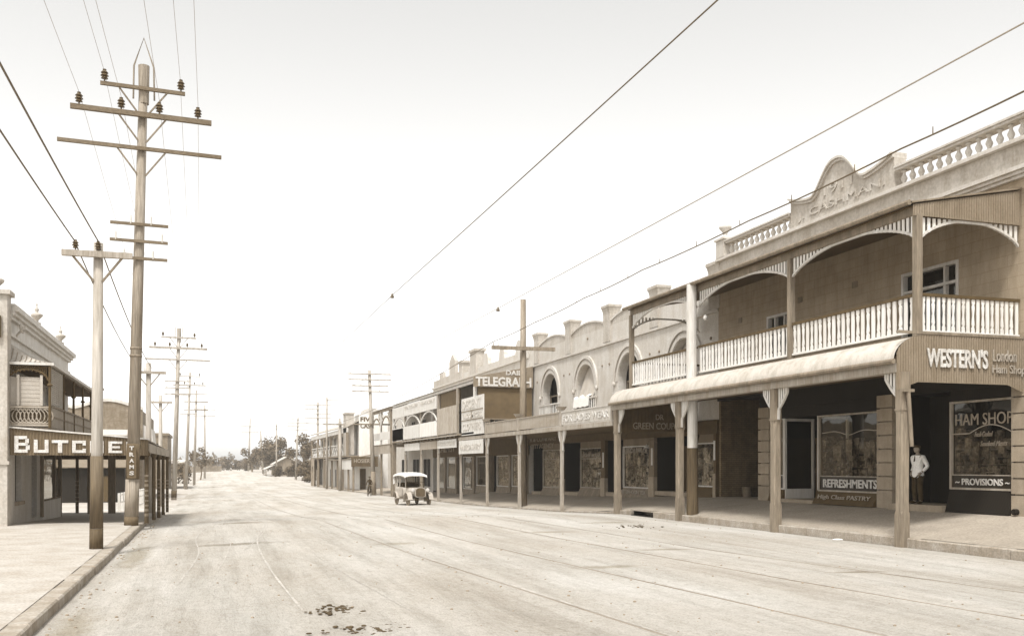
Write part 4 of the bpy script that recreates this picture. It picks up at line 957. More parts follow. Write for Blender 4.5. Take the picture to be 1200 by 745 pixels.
    q.box(X + .3, X + .38, Y0 + .08, Y0 + .14, 3.98, 5.0); q.box(BX - .3, BX - .22, Y0 + .08, Y0 + .14, 3.98, 5.0); q.build('louvred_blind', 'canvas', b)
    # side: louvred screen then open bays over a closed rail
    FS = lambda s_, z, w: (BX + w, s_, z)
    q = MB()
    for k in range(18): q.prism([(35.3, 4.05 + k * .068), (37.9, 4.05 + k * .068), (37.9, 4.08 + k * .068), (35.3, 4.08 + k * .068)], FS, -.01, .015)
    for k in range(7): q.prism([(35.3 + k * .42, 4.02), (35.35 + k * .42, 4.02), (35.35 + k * .42, 5.28), (35.3 + k * .42, 5.28)], FS, -.02, .02)
    q.build('lattice_screen', 'plaster_mid', b)
    q = MB()
    n = 60
    for k in range(n): q.prism([(35.15 + k * .24, z0), (35.15 + k * .24 + .2, z0), (35.15 + k * .24 + .2, z1 - .06), (35.15 + k * .24, z1 - .06)], FS, -.012, .012)
    r = q.build('railing', 'fascia', b); q = MB(); q.prism([(35.1, z1 - .055), (49.6, z1 - .055), (49.6, z1 + .01), (35.1, z1 + .01)], FS, -.04, .04); q.prism([(35.1, 3.6), (49.6, 3.6), (49.6, 3.66), (35.1, 3.66)], FS, .014, .03); q.build('handrail', 'timber', r)
    # street awning
    ax, ay1 = -1.95, 53.6
    q = MB(); q.hexa([(ax, Y0 + .02, 2.86), (ax, ay1, 2.74), (X + .02, ay1, 3.22), (X + .02, Y0 + .02, 3.22), (ax, Y0 + .02, 2.9), (ax, ay1, 2.78), (X + .02, ay1, 3.26), (X + .02, Y0 + .02, 3.26)])
    q.hexa([(X, 49.8, 3.2), (ax, 49.8, 2.75), (ax, ay1, 2.7), (X, ay1, 2.7), (X, 49.8, 3.21), (ax, 49.8, 2.755), (ax, ay1, 2.71), (X, ay1, 2.71)])
    q.hexa([(-12, 49.75, 3.2), (X - .01, 49.75, 3.2), (X - .01, ay1, 2.74), (-12, ay1, 2.74), (-12, 49.75, 3.24), (X - .01, 49.75, 3.24), (X - .01, ay1, 2.78), (-12, ay1, 2.78)]); q.build('awning_roof', 'iron', b)
    q = MB(); corrugated(q, FY(Y0 - .06), X + .12, ax + .03, lambda s_: 2.33 + (.012 if int(s_ / .04) % 2 else 0), lambda s_: 3.22 - (s_ - X) / (ax - X) * .36, .1, .013); pn = q.build('sign_panel', 'iron_panel', b)
    pn.data.materials[0] = M['butcher_iron']
    G = {'B': [(0, 0, .26, 1), (.26, 0, .86, .19), (.26, .42, .86, .59), (.26, .81, .82, 1), (.74, .17, 1, .45), (.70, .56, .94, .84)], 'U': [(0, 0, .26, 1), (.74, 0, 1, 1), (.26, 0, .74, .22)], 'T': [(.37, 0, .63, .78), (0, .78, 1, 1)], 'C': [(0, 0, .26, 1), (.26, 0, 1, .22), (.26, .78, 1, 1), (.76, .6, 1, .78), (.76, .22, 1, .34)], 'H': [(0, 0, .26, 1), (.74, 0, 1, 1), (.26, .4, .74, .6)], 'E': [(0, 0, .26, 1), (.26, 0, 1, .2), (.26, .41, .84, .59), (.26, .8, 1, 1)], 'R': [(0, 0, .26, 1), (.26, .8, .84, 1), (.26, .4, .84, .58), (.74, .5, 1, .88), (.66, 0, .92, .4)]}
    q = MB()
    for ch, xa, xb, zt in (('B', -6.04, -5.58, 2.97), ('U', -5.46, -5.02, 2.85), ('T', -4.92, -4.42, 2.84), ('C', -4.30, -3.88, 2.83), ('H', -3.75, -3.33, 2.82), ('E', -3.18, -2.75, 2.81), ('R', -2.62, -2.18, 2.80)):
        for x0, z0, x1, z1 in G[ch]:
            k = 1e-3 * len(q.f) % .004
            q.box(xa + (xb - xa) * x0, xa + (xb - xa) * x1, Y0 - .095 - k, Y0 - .07, 2.42 + (zt - 2.42) * z0, 2.42 + (zt - 2.42) * z1)
    q.build('lettering', 'sign_white', pn)
    q = MB(); q.hexa([(X + .1, Y0 - .12, 3.23), (ax + .06, Y0 - .12, 2.87), (ax + .06, Y0 + .02, 2.87), (X + .1, Y0 + .02, 3.23), (X + .1, Y0 - .12, 3.28), (ax + .06, Y0 - .12, 2.92), (ax + .06, Y0 + .02, 2.92), (X + .1, Y0 + .02, 3.28)]); q.build('panel_capping', 'offwhite', pn)
    q = MB(); q.box(ax - .1, ax, Y0, ay1, 2.50, 2.72); q.build('awning_beam', 'timber_dk', b)
    q = MB(); corrugated(q, lambda s_, z, w: (s_, ay1 + w, z), -12, ax, lambda s_: 2.3, lambda s_: 2.74, .1, .01); q.build('awning_end', 'iron_dk', b)
    ys = [35.3, 40, 44.0, 48.3, 53.2]
    for i, y in enumerate(ys):
        zb = path_left_z(-2, y); q = MB(); q.tube((ax - .05, y, zb), (ax - .05, y, 2.5), .075, .07, 10); p = q.build('awning_post', 'timber_dk', b)
        q = MB(); rr = random.Random(i)
        for k in range(9):
            z = zb + .25 + k * .17; q.tube((ax - .05, y, z), (ax - .05, y, z + rr.uniform(.03, .10)), .079, .079, 10)
        q.build('bill_bands', 'band' if i % 2 else 'timber', p)
        q = MB(); q.lathe((ax - .05, y, 2.3), [(.08, 0), (.12, .05), (.12, .1), (.08, .2)], 10); q.build('capital', 'timber_dk', p)
    for a, c in zip(ys, ys[1:]):
        q = MB(); q.box(ax + .005, ax + .04, a + .25, c - .25, 2.44, 2.76); q.build('fascia_sign', 'fascia', b)
    for x in (-6.25, -10.5):
        q = MB(); zb = path_left_z(x, 52.6); q.tube((x, 52.6, zb), (x, 52.6, 2.75), .08, .075, 10); p = q.build('awning_post', 'timber_dk', b)
        q = MB()
        for k in range(7): q.tube((x, 52.6, zb + .4 + k * .2), (x, 52.6, zb + .46 + k * .2), .085, .085, 10)
        q.build('bill_bands', 'timber', p)
    for x in (-5.5, -4.55):
        q = MB(); q.box(x - .17, x + .17, 51.6, 51.75, -.5, 2.72); q.build('board_post', 'timber', b)
    return b
def path_left_z(x, y):
    return prof(y) + (0.0 if y < 60 else .0)

def left_back_buildings():
    b = thing('brick_building', 'brick building with curved white parapet coping seen above the lettered awning', 'building', (-12, 100, -1))
    q = MB(); q.box(-70, -5.9, 98, 118, -1.5, 7.2); q.build('wall', 'brick_lt', b)  # stretched unseen to the left so the shop panes reflect it dark
    K = 30; top = [(-24 + 18.1 * k / K, 7.3 + .75 * max(0, math.sin(math.pi * ((k / K) * 3 % 1))) ** 1.4) for k in range(K + 1)]
    q = MB(); q.prism([(-5.9, 7.2), (-24, 7.2)] + top, FY(98), -.4, -.01); pr = q.build('parapet', 'brick_lt', b)
    q = MB(); q.band([(x, 97.9, z) for x, z in top], [(x, 97.9, z + .28) for x, z in top], [(x, 98.5, z) for x, z in top], [(x, 98.5, z + .28) for x, z in top]); q.build('coping', 'offwhite', pr)
    q = MB(); q.box(-10.4, -9.6, 99, 100, 7.4, 9.2); q.box(-10.5, -9.5, 98.9, 100.1, 9.2, 9.4); q.build('chimney', 'brick_lt', b)
    q = MB(); q.hexa([(-24, 94.5, 4.7), (-6.2, 94.5, 4.7), (-6.2, 97.98, 5.3), (-24, 97.98, 5.3), (-24, 94.5, 4.8), (-6.2, 94.5, 4.8), (-6.2, 97.98, 5.4), (-24, 97.98, 5.4)]); q.build('awning_roof', 'plaster', b)
    q = MB()
    for x in (-23.5, -19, -14.5, -10, -6.5): q.box(x - .1, x + .1, 94.6, 94.8, -1, 4.7)
    q.build('awning_frame', 'offwhite', b)
    F = FY(98)
    for x0, x1, z0, z1 in ((-22, -19, -.9, 2.9), (-17, -13.6, -.9, 2.9), (-12.4, -9.6, -.9, 2.9), (-8.8, -6.8, -.9, 2.9)):
        q = MB(); q.prism([(x0, z0), (x1, z0), (x1, z1), (x0, z1)], F, -.02, .04); q.build('doorway', 'dark_boards', b)
    q = MB(); q.prism([(-9, 4.0), (-7.6, 4.0), (-7.6, 4.6), (-9, 4.6)], F, 0, .05); q.build('wall_sign', 'sign_board', b)
    q = MB(); q.hexa([(-5.9, 98.2, 3.6), (-5.9, 104, 3.6), (-4.9, 104, 3.6), (-4.9, 98.2, 3.6), (-5.9, 98.2, 5.9), (-5.9, 104, 5.9), (-5.1, 104, 5.5), (-5.1, 98.2, 5.5)]); q.build('oriel', 'offwhite', b)
    sh = thing('timber_shed', 'dark timber shed seen under the corner awning, facing the side street', 'shed', (-9.8, 88, -.9))
    q = MB(); q.box(-16, -6.6, 86, 92, -1.2, 1.75); q.build('wall', 'dark_boards', sh)
    q = MB(); q.hexa([(-16.3, 85.6, 1.8), (-6.3, 85.6, 1.8), (-6.3, 92.3, 2.5), (-16.3, 92.3, 2.5), (-16.3, 85.6, 1.88), (-6.3, 85.6, 1.88), (-6.3, 92.3, 2.58), (-16.3, 92.3, 2.58)]); q.build('roof', 'iron', sh)
    q = MB(); q.prism([(-8.6, -1), (-7.6, -1), (-7.6, 1.1), (-8.6, 1.1)], FY(86), -.02, .04); q.build('door', 'trim', sh)
    c = thing('far_cottage', 'far pale building with two chimneys behind the second tall left hand pole', 'building', (-9, 158, -1.3))
    q = MB(); q.box(-20, -5.6, 150, 166, -1.5, 6.4); q.box(-20.2, -5.4, 149.8, 166.2, 6.4, 6.75); q.build('wall', 'brick_lt', c)
    for x in (-8.6, -12.5):
        q = MB(); q.box(x - .5, x + .5, 155, 156, 6.75, 8.3); q.box(x - .62, x + .62, 154.9, 156.1, 8.3, 8.5); q.build('chimney', 'brick_lt', c)
    small = MB(); F2 = FY(150)
    for x in (-18, -14, -10, -7.6): small.prism([(x, 3.4), (x + 1, 3.4), (x + 1, 5.2), (x, 5.2)], F2, -.02, .03)
    small.build('window', 'dark', c)
    q = MB(); q.hexa([(-5.6, 151, 2.6), (-5.6, 166, 2.6), (-3.2, 166, 2.2), (-3.2, 151, 2.2), (-5.6, 151, 2.7), (-5.6, 166, 2.7), (-3.2, 166, 2.3), (-3.2, 151, 2.3)])
    for y in (151.2, 156, 161, 165.7): q.box(-3.4, -3.25, y - .08, y + .08, -1.4, 2.2)
    q.build('verandah', 'timber', c)
# =================================================================== poles and wires
def insulator(parent, x, y, z, s=1.0):
    q = MB(); q.lathe((x, y, z), [(.03 * s, 0), (.03 * s, .10 * s), (.13 * s, .12 * s), (.07 * s, .2 * s), (.15 * s, .22 * s), (.08 * s, .31 * s), (.14 * s, .33 * s), (.06 * s, .42 * s), (.07 * s, .46 * s), (.0, .48 * s)], 10)
    return q.build('insulator', 'insulator', parent, smooth=False)
def power_pole(label, x, y, zt, r0, r1, arms, lean=(0, 0), cat='power pole', group=None, dark=None, m='pole_hazed', hoop=False, name='power_pole', zb=None, n=12):
    zb = (road_z(x, y) if zb is None else zb)
    p = thing(name, label, cat, (x, y, zb), group)
    at = lambda z: (x + lean[0] * (z - zb) / (zt - zb), y + lean[1] * (z - zb) / (zt - zb))
    rr = lambda z: r0 + (r1 - r0) * (z - zb) / (zt - zb)
    q = MB(); q.tube((x, y, zb - .3), (*at(zt), zt), r0, r1, n); sh = q.build('pole', m, p, smooth=True)
    for (za, zc, mm) in dark or ():
        q = MB(); q.tube((*at(za), za), (*at(zc), zc), rr(za) + .012, rr(zc) + .012, n); q.build('painted_band', mm, sh, smooth=True)
    if hoop:
        q = MB(); ax, ay = at(zt); q.path([(ax - .33, ay, zt - 1.1), (ax - .31, ay, zt), (ax, ay, zt + .95), (ax + .31, ay, zt), (ax + .33, ay, zt - 1.1)], .03, 5)
        q.tube((ax, ay, zt - 1.25), (ax, ay, zt + .02), r1 + .03, r1 + .05, 10); q.build('earth_hoop', m, p)
    for a in arms:
        z, L = a['z'], a['len']; off = a.get('off', 0); ang = R(a.get('rot', 0)); cx, cy = at(z); th = a.get('th', .13)
        dx, dy = math.cos(ang), math.sin(ang); fr = rr(z) + th / 2
        bx, by = cx + dy * fr, cy - dx * fr
        A = (bx + dx * (off - L / 2), by + dy * (off - L / 2), z); B = (bx + dx * (off + L / 2), by + dy * (off + L / 2), z)
        q = MB(); q.bar(A, B, th, th * 1.15); c = q.build('crossarm', a.get('m', m), p)
        if a.get('brace', 0):
            q = MB(); k = a['brace']
            for s_ in (-1, 1): q.bar((bx + dx * s_ * k, by + dy * s_ * k, z - .05), (cx + dx * s_ * rr(z) * .8 + dy * rr(z) * .6, cy + dy * s_ * rr(z) * .8 - dx * rr(z) * .6, z - k * 1.15), .035, .05)
            q.build('brace', 'timber', p)
        for u in a.get('ins', ()):
            insulator(c, bx + dx * (off + u * L / 2), by + dy * (off + u * L / 2), z + th * .5, a.get('is', .88))
        if a.get('pins'):
            q = MB()
            for u in a['pins']: q.tube((bx + dx * (off + u * L / 2), by + dy * (off + u * L / 2), z), (bx + dx * (off + u * L / 2), by + dy * (off + u * L / 2), z + .28), .05, .035, 6)
            q.build('pin_insulators', 'offwhite', c)
    return p
def sag(a, b, s_, n=14):
    a, b = Vector(a), Vector(b); out = []
    for k in range(n + 1):
        t = k / n; p = a.lerp(b, t); p.z -= 4 * s_ * t * (1 - t); out.append(p)
    return out
def wire(label, segs, r, m='wire', hangers=0, name='overhead_wire'):
    pts = []
    for s_ in segs: pts += s_ if not pts else s_[1:]
    q = MB(); q.path(pts, r, 5)
    o = q.build(name, m, None, loc=tuple(pts[0])); tag(o, label, 'wire', 'overhead wires along the street')
    return o
def poles_and_wires():
    P4 = [-.86, -.28, .28, .86]
    power_pole('tallest near pole with six dark insulators and a dark lettered band low on its shaft', -2.42, 34.2, 15.3, .215, .135,
        [dict(z=14.5, len=2.63, rot=4, ins=(-.9, .9), brace=.75, th=.10, off=-.0, m='arm'), dict(z=13.62, len=4.37, rot=4, ins=(-.88, -.3, .24, .8), brace=.75, th=.135, m='arm'), dict(z=12.5, len=5.08, rot=4, brace=.75, th=.10, m='arm'),
         dict(z=9.98, len=1.8, rot=4, th=.08, m='arm', pins=(-.3, .4)), dict(z=9.42, len=1.8, rot=4, th=.08, m='arm', pins=(-.8, .8)), dict(z=8.85, len=1.8, rot=4, th=.08, m='arm', pins=(-.5, .5))],
        lean=(.40, 0), hoop=True, m='pole', dark=[(0.0, .30, 'band'), (.31, 1.53, 'pole'), (1.55, 2.72, 'band'), (5.6, 5.68, 'timber'), (5.85, 5.93, 'timber')], n=16)
    pl = [o for o in bpy.data.objects if o.name == 'power_pole'][0]
    q = MB(); q.box(-2.52, -2.24, 33.93, 33.955, 1.58, 2.68); bd = q.build('notice_strip', 'band', pl)
    for k, ch in enumerate('TRAMS'): lettering(ch, '-Y', -2.45, -2.31, 2.50 - k * .205, 2.63 - k * .205, 33.93, 'sign_white', bd, bold=.03)
    power_pole('short round pole nearest the camera, single crossarm and dark tarred lower half', -2.53, 24.8, 7.3, .145, .108,
        [dict(z=7.0, len=1.55, rot=-1, th=.12, off=-.0, ins=(-.62, .02), brace=.55, m='timber_lt', **{'is': .55})], lean=(.05, 0), dark=[(.5, 2.22, 'pole_base'), (.0, .49, 'timber_dk')], group=None, m='offpole', n=18)
    power_pole('second short crossarm pole, rising just past the far end of the lettered awning', -2.85, 52, 7.2, .16, .12, [dict(z=6.7, len=1.7, th=.12, brace=.55, pins=(-.6, -.2), m='timber_lt')], m='offpole')
    power_pole('third short crossarm pole, between two tall poles beyond the lettered awning', -3.2, 73, 7.0, .16, .12, [dict(z=6.5, len=1.6, th=.12, brace=.55, pins=(-.6,), m='timber_lt')], m='offpole')
    arms = lambda: [dict(d_, m='pole_hazed') for d_ in [dict(z=13.55, len=3.0, rot=4, ins=(-.9, .9), brace=.75, th=.12, m='timber'), dict(z=12.6, len=5.0, rot=4, ins=(-.8, -.3, .3, .8), brace=.75, th=.16, m='timber'), dict(z=11.55, len=5.6, rot=4, brace=.75, th=.12, m='timber'), dict(z=9.6, len=2.2, th=.08, m='timber', pins=(-.8, .8)), dict(z=9.0, len=2.2, th=.08, m='timber', pins=(-.8, .8)), dict(z=8.4, len=2.2, th=.08, m='timber', pins=(-.8, .8))]]
    power_pole('second tallest pole with insulators, standing beyond the lettered awning', -2.9, 92, 14.4, .24, .15, arms(), lean=(.45, 0), hoop=True, dark=[(-.9, -.3, 'pole_dk')])
    power_pole('third tall crossarm pole, just right of the second tallest', -3.0, 148, 15.6, .23, .15, [dict(z=15.0, len=3, ins=(-.9, .9), th=.12, m='pole_hazed'), dict(z=13.7, len=4.6, ins=(-.8, -.3, .3, .8), th=.15, m='pole_hazed'), dict(z=12.4, len=5, th=.13, m='pole_hazed'), dict(z=9.5, len=2.4, th=.1, m='pole_hazed')], lean=(.6, 0))
    power_pole('fourth tall pole on the left kerb, half hidden by the third', -2.2, 175, 15, .23, .15, [dict(z=13.0, len=4, th=.15, m='timber'), dict(z=11.6, len=4, th=.13, m='timber')], lean=(.4, 0))
    power_pole('slender far pole standing alone at the left edge of the road bend', -.6, 240, 16.4, .25, .17, [dict(z=15.3, len=5, th=.15, m='timber'), dict(z=13.8, len=5, th=.13, m='timber')])
    power_pole('square awning side pole with one long plain crossarm before the newspaper sign', 16.62, 50.2, 11.15, .235, .16, [dict(z=8.42, len=3.6, off=-.05, rot=-3, th=.17, m='pole_mid', pins=(-.95, -.8))], m='pole_mid', n=4, zb=path_z(16.6, 50.2) - .05)
    power_pole('five armed telephone pole on the right kerb beside the white walled store', 15.55, 93.5, 11.3, .24, .15, [dict(z=z, len=l, rot=-2, th=.1, m='timber_lt', pins=(-.9, -.5, .5, .9)) for z, l in ((10.9, 4.2), (10.35, 4.2), (9.75, 3.6), (9.2, 3.6))] + [dict(z=6.0, len=3.6, th=.12, m='timber')], dark=[(-.9, 1.4, 'pole_mid')], lean=(-.45, 0), cat='telephone pole', name='telephone_pole')
    power_pole('plain pole with a long crossarm standing before the far corner hotel', 15.5, 118, 7.3, .2, .15, [dict(z=7.0, len=4.2, th=.18, m='pole_hazed')])
    power_pole('bare pole rising through the hotel verandah roof', 15.8, 121, 7.9, .17, .14, [])
    power_pole('tall bare pole with a bracket arm above the far corner hotel', 15.4, 131, 11.2, .17, .12, [dict(z=10.8, len=1.6, off=.8, th=.08, m='pole_hazed')])
    five = lambda z: [dict(z=z - .5 - k * .75, len=4.6, th=.11, m='pole_hazed') for k in range(4)]
    power_pole('five armed telephone pole rising behind the left end of the far hotel', 18.2, 168, 12.9, .24, .17, five(12.9) + [dict(z=9.2, len=4.2, th=.11, m='timber_lt')], cat='telephone pole', name='telephone_pole')
    power_pole('far telephone pole in front of the hedge and gabled cottage', 18.6, 216, 12.6, .25, .16, five(12.6), lean=(.5, 0), cat='telephone pole', name='telephone_pole')
    power_pole('thin far pole in front of the open crowned gum tree', 17.8, 266, 13.2, .22, .15, five(13.2)[:2], cat='telephone pole', name='telephone_pole')
    power_pole('armless leaning far pole at the cottage end of the road', 16.4, 305, 12.6, .3, .2, [], lean=(-.8, 0))
    power_pole('tallest far pole standing alone at the crest of the road', 13.6, 345, 18.4, .34, .2, [dict(z=15.5, len=6, th=.2, m='timber_lt'), dict(z=13.6, len=6, th=.16, m='timber_lt')], lean=(.6, 0))
    # right-hand wires
    W = lambda x, z, ys, s_: [sag((x, a, z), (x, c, z), s_) for a, c in zip(ys, ys[1:])]
    zw = lambda y: 9.55 - (y + 20) / 70 * .83
    segs = []; y = -20.0; kk = 0
    while y < 49.7:
        e = min(49.8, y + 6.3 + .9 * math.sin(kk * 2.1)); segs.append(sag((14.8, y, zw(y) + .03 * math.sin(kk * 1.7)), (14.8, e, zw(e) + .03 * math.sin(kk * 1.7 + 1.7)), .045, 6)); y = e; kk += 1
    wo = wire('thick upper right wire sweeping past the pediment and the square awning pole', segs + [sag((14.8, 49.8, 8.72), (15.3, 118, 7.2), .5)], .020)
    hang = MB()
    for k in range(14):
        y = 9 + k * 2.6; hang.tube((14.8, y, zw(y) - .04), (14.8, y, zw(y) + .13), .014, .010, 5)
    hang.build('hangers', 'wire', wo)
    wire('thin wire in the upper right corner, above the pediment', W(11.0, 8.35, (-20, 80, 150), .12), .013, 'wire_lt')
    wire('wire rising steeply to the top centre of the sky', W(7.0, 8.75, (-20, 37.7, 90, 150), .06), .013, 'wire')
    for lab, x, y, z in (('bell shaped insulator threaded on the steep centre wire', 7.0, 37.7, 8.75), ('small clip on the thin upper right wire', 11.0, 36.4, 8.22)):
        q = MB(); q.lathe((x, y, z - .12), [(.02, 0), (.085, .02), (.07, .08), (.04, .16), (.02, .2)], 8); o = q.build('line_insulator', 'insulator', None, loc=(x, y, z)); tag(o, lab, 'insulator')
    # left-hand wires
    wire('thick left wire nearest the road, tied to the short near pole', [sag((-2.47, -16, 7.25), (-2.47, 24.7, 7.32), .35, 24), sag((-2.47, 24.7, 7.32), (-2.7, 52, 6.95), .3)], .016)
    wire('thick left wire farthest from the road, tied to the short near pole', [sag((-3.0, -16, 7.3), (-3.0, 24.7, 7.32), .35, 24), sag((-3.0, 24.7, 7.32), (-3.35, 52, 6.95), .3)], .016)
    for i, (u, z, lab) in enumerate(((-1.18, 14.95, 'faint high wire on the left insulator of the top crossarm'), (1.18, 14.95, 'faint high wire on the right insulator of the top crossarm'), (-1.92, 14.12, 'faint high wire on the outermost left insulator'), (-.65, 14.12, 'faint high wire on the inner left insulator'), (.53, 14.12, 'faint high wire on the inner right insulator'), (1.75, 14.12, 'faint high wire on the outermost right insulator'))):
        x = -2.05 + u
        wire(lab + ' of the tallest pole', [sag((x - .2, -20, z + .2), (x, 34.0, z), .5, 20), sag((x, 34.0, z), (x - .35, 92, z - .9), .7, 14)], .0065, 'wire_lt')

# =================================================================== trees and shrubs
def crown(mb, c, rx, ry, rz, n, leaf, rr, clumps=9, hollow=.35):
    cs = []
    for k in range(clumps):
        while True:
            p = Vector((rr.uniform(-1, 1), rr.uniform(-1, 1), rr.uniform(-.9, 1)))
            if hollow < p.length < 1: break
        cs.append((Vector((c[0] + p.x * rx * .72, c[1] + p.y * ry * .72, c[2] + p.z * rz * .72)), rr.uniform(.28, .5)))
    for k in range(n):
        b, s_ = rr.choice(cs)
        d = Vector((rr.gauss(0, 1), rr.gauss(0, 1), rr.gauss(0, .8))); d = d.normalized() * (rr.random() ** .45)
        p = b + Vector((d.x * rx * s_, d.y * ry * s_, d.z * rz * s_))
        u = Vector((rr.gauss(0, 1), rr.gauss(0, 1), rr.gauss(0, 1))).normalized(); v = u.cross(Vector((rr.gauss(0, 1), rr.gauss(0, 1), rr.gauss(0, 1)))).normalized()
        L = leaf * rr.uniform(.6, 1.4); w = L * .5
        mb.face([p - u * L, p + v * w, p + u * L, p - v * w])
    return cs
def tree(label, x, y, h, rx, rz, n, leaf, seed, trunk=.25, cfrac=.62, m='leaf', clumps=10, name='tree'):
    rr = random.Random(seed); zb = ground_z(x, y)
    t = thing(name, label, 'tree', (x, y, zb)); c = (x, y, zb + h - rz)
    mb = MB(); cs = crown(mb, c, rx, rx, rz, n, leaf, rr, clumps); 
    q = MB(); fork = Vector((x + rr.uniform(-.3, .3), y, zb + h * (1 - cfrac) * .9))
    q.path([(x, y, zb - .2), ((x + fork.x) / 2 + .1, y, (zb + fork.z) / 2), tuple(fork)], [trunk * 1.2, trunk, trunk * .8], 7)
    for p, s_ in cs[:8]: q.path([tuple(fork), tuple(fork.lerp(p, .5) + Vector((0, 0, -.2))), tuple(p)], [trunk * .5, trunk * .3, trunk * .1], 5)
    q.build('trunk', 'bark', t); mb.build('crown', m, t)
    return t
def shrub(label, x, y, rx, h, n, leaf, seed, m='leaf_dk', name='shrub', group=None, ry=None):
    rr = random.Random(seed); zb = ground_z(x, y); mb = MB()
    crown(mb, (x, y, zb + h * .45), rx, ry or rx, h * .55, n, leaf, rr, 9, .0)
    for k in range(6):
        a = rr.uniform(0, 6.28); mb.tube((x, y, zb - .1), (x + math.cos(a) * rx * .5, y + math.sin(a) * .5 * rx, zb + h * .6), .05, .02, 4)
    o = mb.build(name, m, None, loc=(x, y, zb)); tag(o, label, 'shrub', group); return o
def ground_z(x, y): return road_z(x, y) - .03
def greenery():
    tree('open crowned gum tree behind the gabled cottage roof, sky showing through it', 18.2, 290, 12.5, 5.4, 5.6, 2600, .40, 1, clumps=16)
    tree('second gum tree half behind the open crowned one, near the armless leaning pole', 14.0, 325, 9.5, 4.2, 3.8, 1500, .4, 21, clumps=11)
    tree('dense low tree at the road end just right of the tallest far pole', 20.5, 350, 10, 6, 4.6, 1700, .45, 22, clumps=12)
    tree('larger round crowned tree rising behind the hedge beside the far hotel', 22.0, 232, 10.6, 4.4, 3.8, 2300, .34, 2, clumps=9)
    shrub('tall dark clipped hedge right of the gabled cottage, behind a telephone pole', 20.6, 212, 3.0, 5.6, 1700, .3, 3, ry=6, name='hedge')
    shrub('loose pale hedge low beside the hotel end', 18.6, 186, 1.8, 2.6, 900, .25, 4, name='hedge', ry=6)
    shrub('dark hedge clump left of the gabled cottage', 24.5, 226, 3.5, 4.8, 1200, .3, 14, ry=5)
    shrub('bush in front of the gabled cottage wall, hiding its right half', 21.8, 258, 3.2, 4.6, 1400, .3, 15, ry=2)
    shrub('low bush in front of the gabled cottage door', 18.3, 260, 2.2, 3.0, 800, .26, 16)
    shrub('round shrub at the crest beneath the tallest far pole', 14.2, 360, 2.6, 4.4, 500, .35, 5)
    shrub('low spreading bush on the left verge between the third and fourth tall poles', -5.2, 190, 3.0, 4.5, 700, .28, 6)
    tree('small ragged tree beside the far left fence', -1.5, 225, 7.5, 3.0, 2.6, 500, .3, 7, trunk=.15)
    for i, (x, y, h, rx) in enumerate(((2.5, 400, 6.5, 4.5), (8.5, 420, 8.2, 4), (18, 430, 6.5, 5), (-2.5, 385, 5, 4), (27, 440, 8, 6), (13, 425, 5.5, 4))):
        shrub(['bushy tree at the far road end, second from the left', 'highest bushy tree in the far row closing the road', 'bushy tree at the far road end, right of the tallest far pole', 'leftmost bushy tree in the far row closing the road', 'bushy tree in the far row behind the gum tree', 'low bushy tree in the far row just left of the tallest far pole'][i], x, y, rx, h, 600, .45, 30 + i, m='leaf', name='bushy_tree', group='far trees closing the road')
    rr = random.Random(5); mb = MB()
    for k in range(150):
        x = -230 + 500 * k / 150 + rr.uniform(-3, 3); y = 520 + rr.uniform(-25, 60); h = rr.uniform(6, 12)
        crown(mb, (x, y, -1 + h * .42), rr.uniform(3, 6), 3, h * .55, 60, 1.1, rr, 5, 0)
    o = mb.build('distant_woods', 'leaf', None, loc=(0, 520, -1)); tag(o, 'low line of distant woods along the horizon beyond the road end', 'woods', None, 'stuff')
    # far fences and sheds
    f = thing('paling_fence', 'long grey paling fence closing the far left of the road', 'fence', (0, 300, -.6))
    q = MB(); x = -30.0
    while x < 4.5:
        q.box(x, x + .32, 318 + (x + 30) * .6, 318.06 + (x + 30) * .6, ground_z(x, 330) - .4, ground_z(x, 330) + 2.0 + .15 * math.sin(x * 3)); x += .36
    q.build('palings', 'timber', f)
    c = thing('gabled_cottage', 'far cottage with a pale gabled roof, half hidden by the gum tree and poles', 'house', (20, 274, -1))
    zb = -1.2
    q = MB(); q.box(17.6, 24, 268, 280, zb, 2.6); q.prism([(17.6, 2.6), (24, 2.6), (20.8, 4.2)], lambda u, z, w: (u, w, z), 268, 280); q.build('wall', 'timber', c)
    q = MB(); 
    for (xa, za), (xb, zb2) in (((17.0, 2.2), (20.8, 4.3)), ((24.6, 2.2), (20.8, 4.3))): q.hexa([(xa, 267.4, za), (xb, 267.4, zb2), (xb, 280.6, zb2), (xa, 280.6, za), (xa, 267.4, za + .15), (xb, 267.4, zb2 + .15), (xb, 280.6, zb2 + .15), (xa, 280.6, za + .15)])
    q.hexa([(14.8, 266, .9), (17.4, 266, 2.1), (17.4, 280, 2.1), (14.8, 280, .9), (14.8, 266, 1.0), (17.4, 266, 2.2), (17.4, 280, 2.2), (14.8, 280, 1.0)])
    q.build('roof', 'plaster', c)
    q = MB(); q.box(22.2, 23, 273, 274, 3.5, 6.4); q.build('chimney', 'brick_lt', c)
    q = MB()
    for y in (266.3, 272, 279.6): q.box(15.0, 15.2, y, y + .2, -1.2, .95)
    q.build('verandah_posts', 'timber', c)
    q = MB(); q.box(18.4, 19.4, 267.94, 268.02, .0, 1.8); q.box(21.6, 22.6, 267.94, 268.02, .0, 1.8); q.build('window', 'dark', c)
    # cottage row on the far left, low and pale
    d = thing('low_stable', 'long low building behind the far left fence', 'building', (-16, 255, -1))
    q = MB(); q.box(-30, -5.2, 262, 272, -1.4, 2.6); q.build('wall', 'timber', d); q = MB(); q.hexa([(-30.5, 261.5, 2.5), (-4.8, 261.5, 2.5), (-4.8, 272.5, 3.4), (-30.5, 272.5, 3.4), (-30.5, 261.5, 2.65), (-4.8, 261.5, 2.65), (-4.8, 272.5, 3.55), (-30.5, 272.5, 3.55)]); q.build('roof', 'plaster', d)
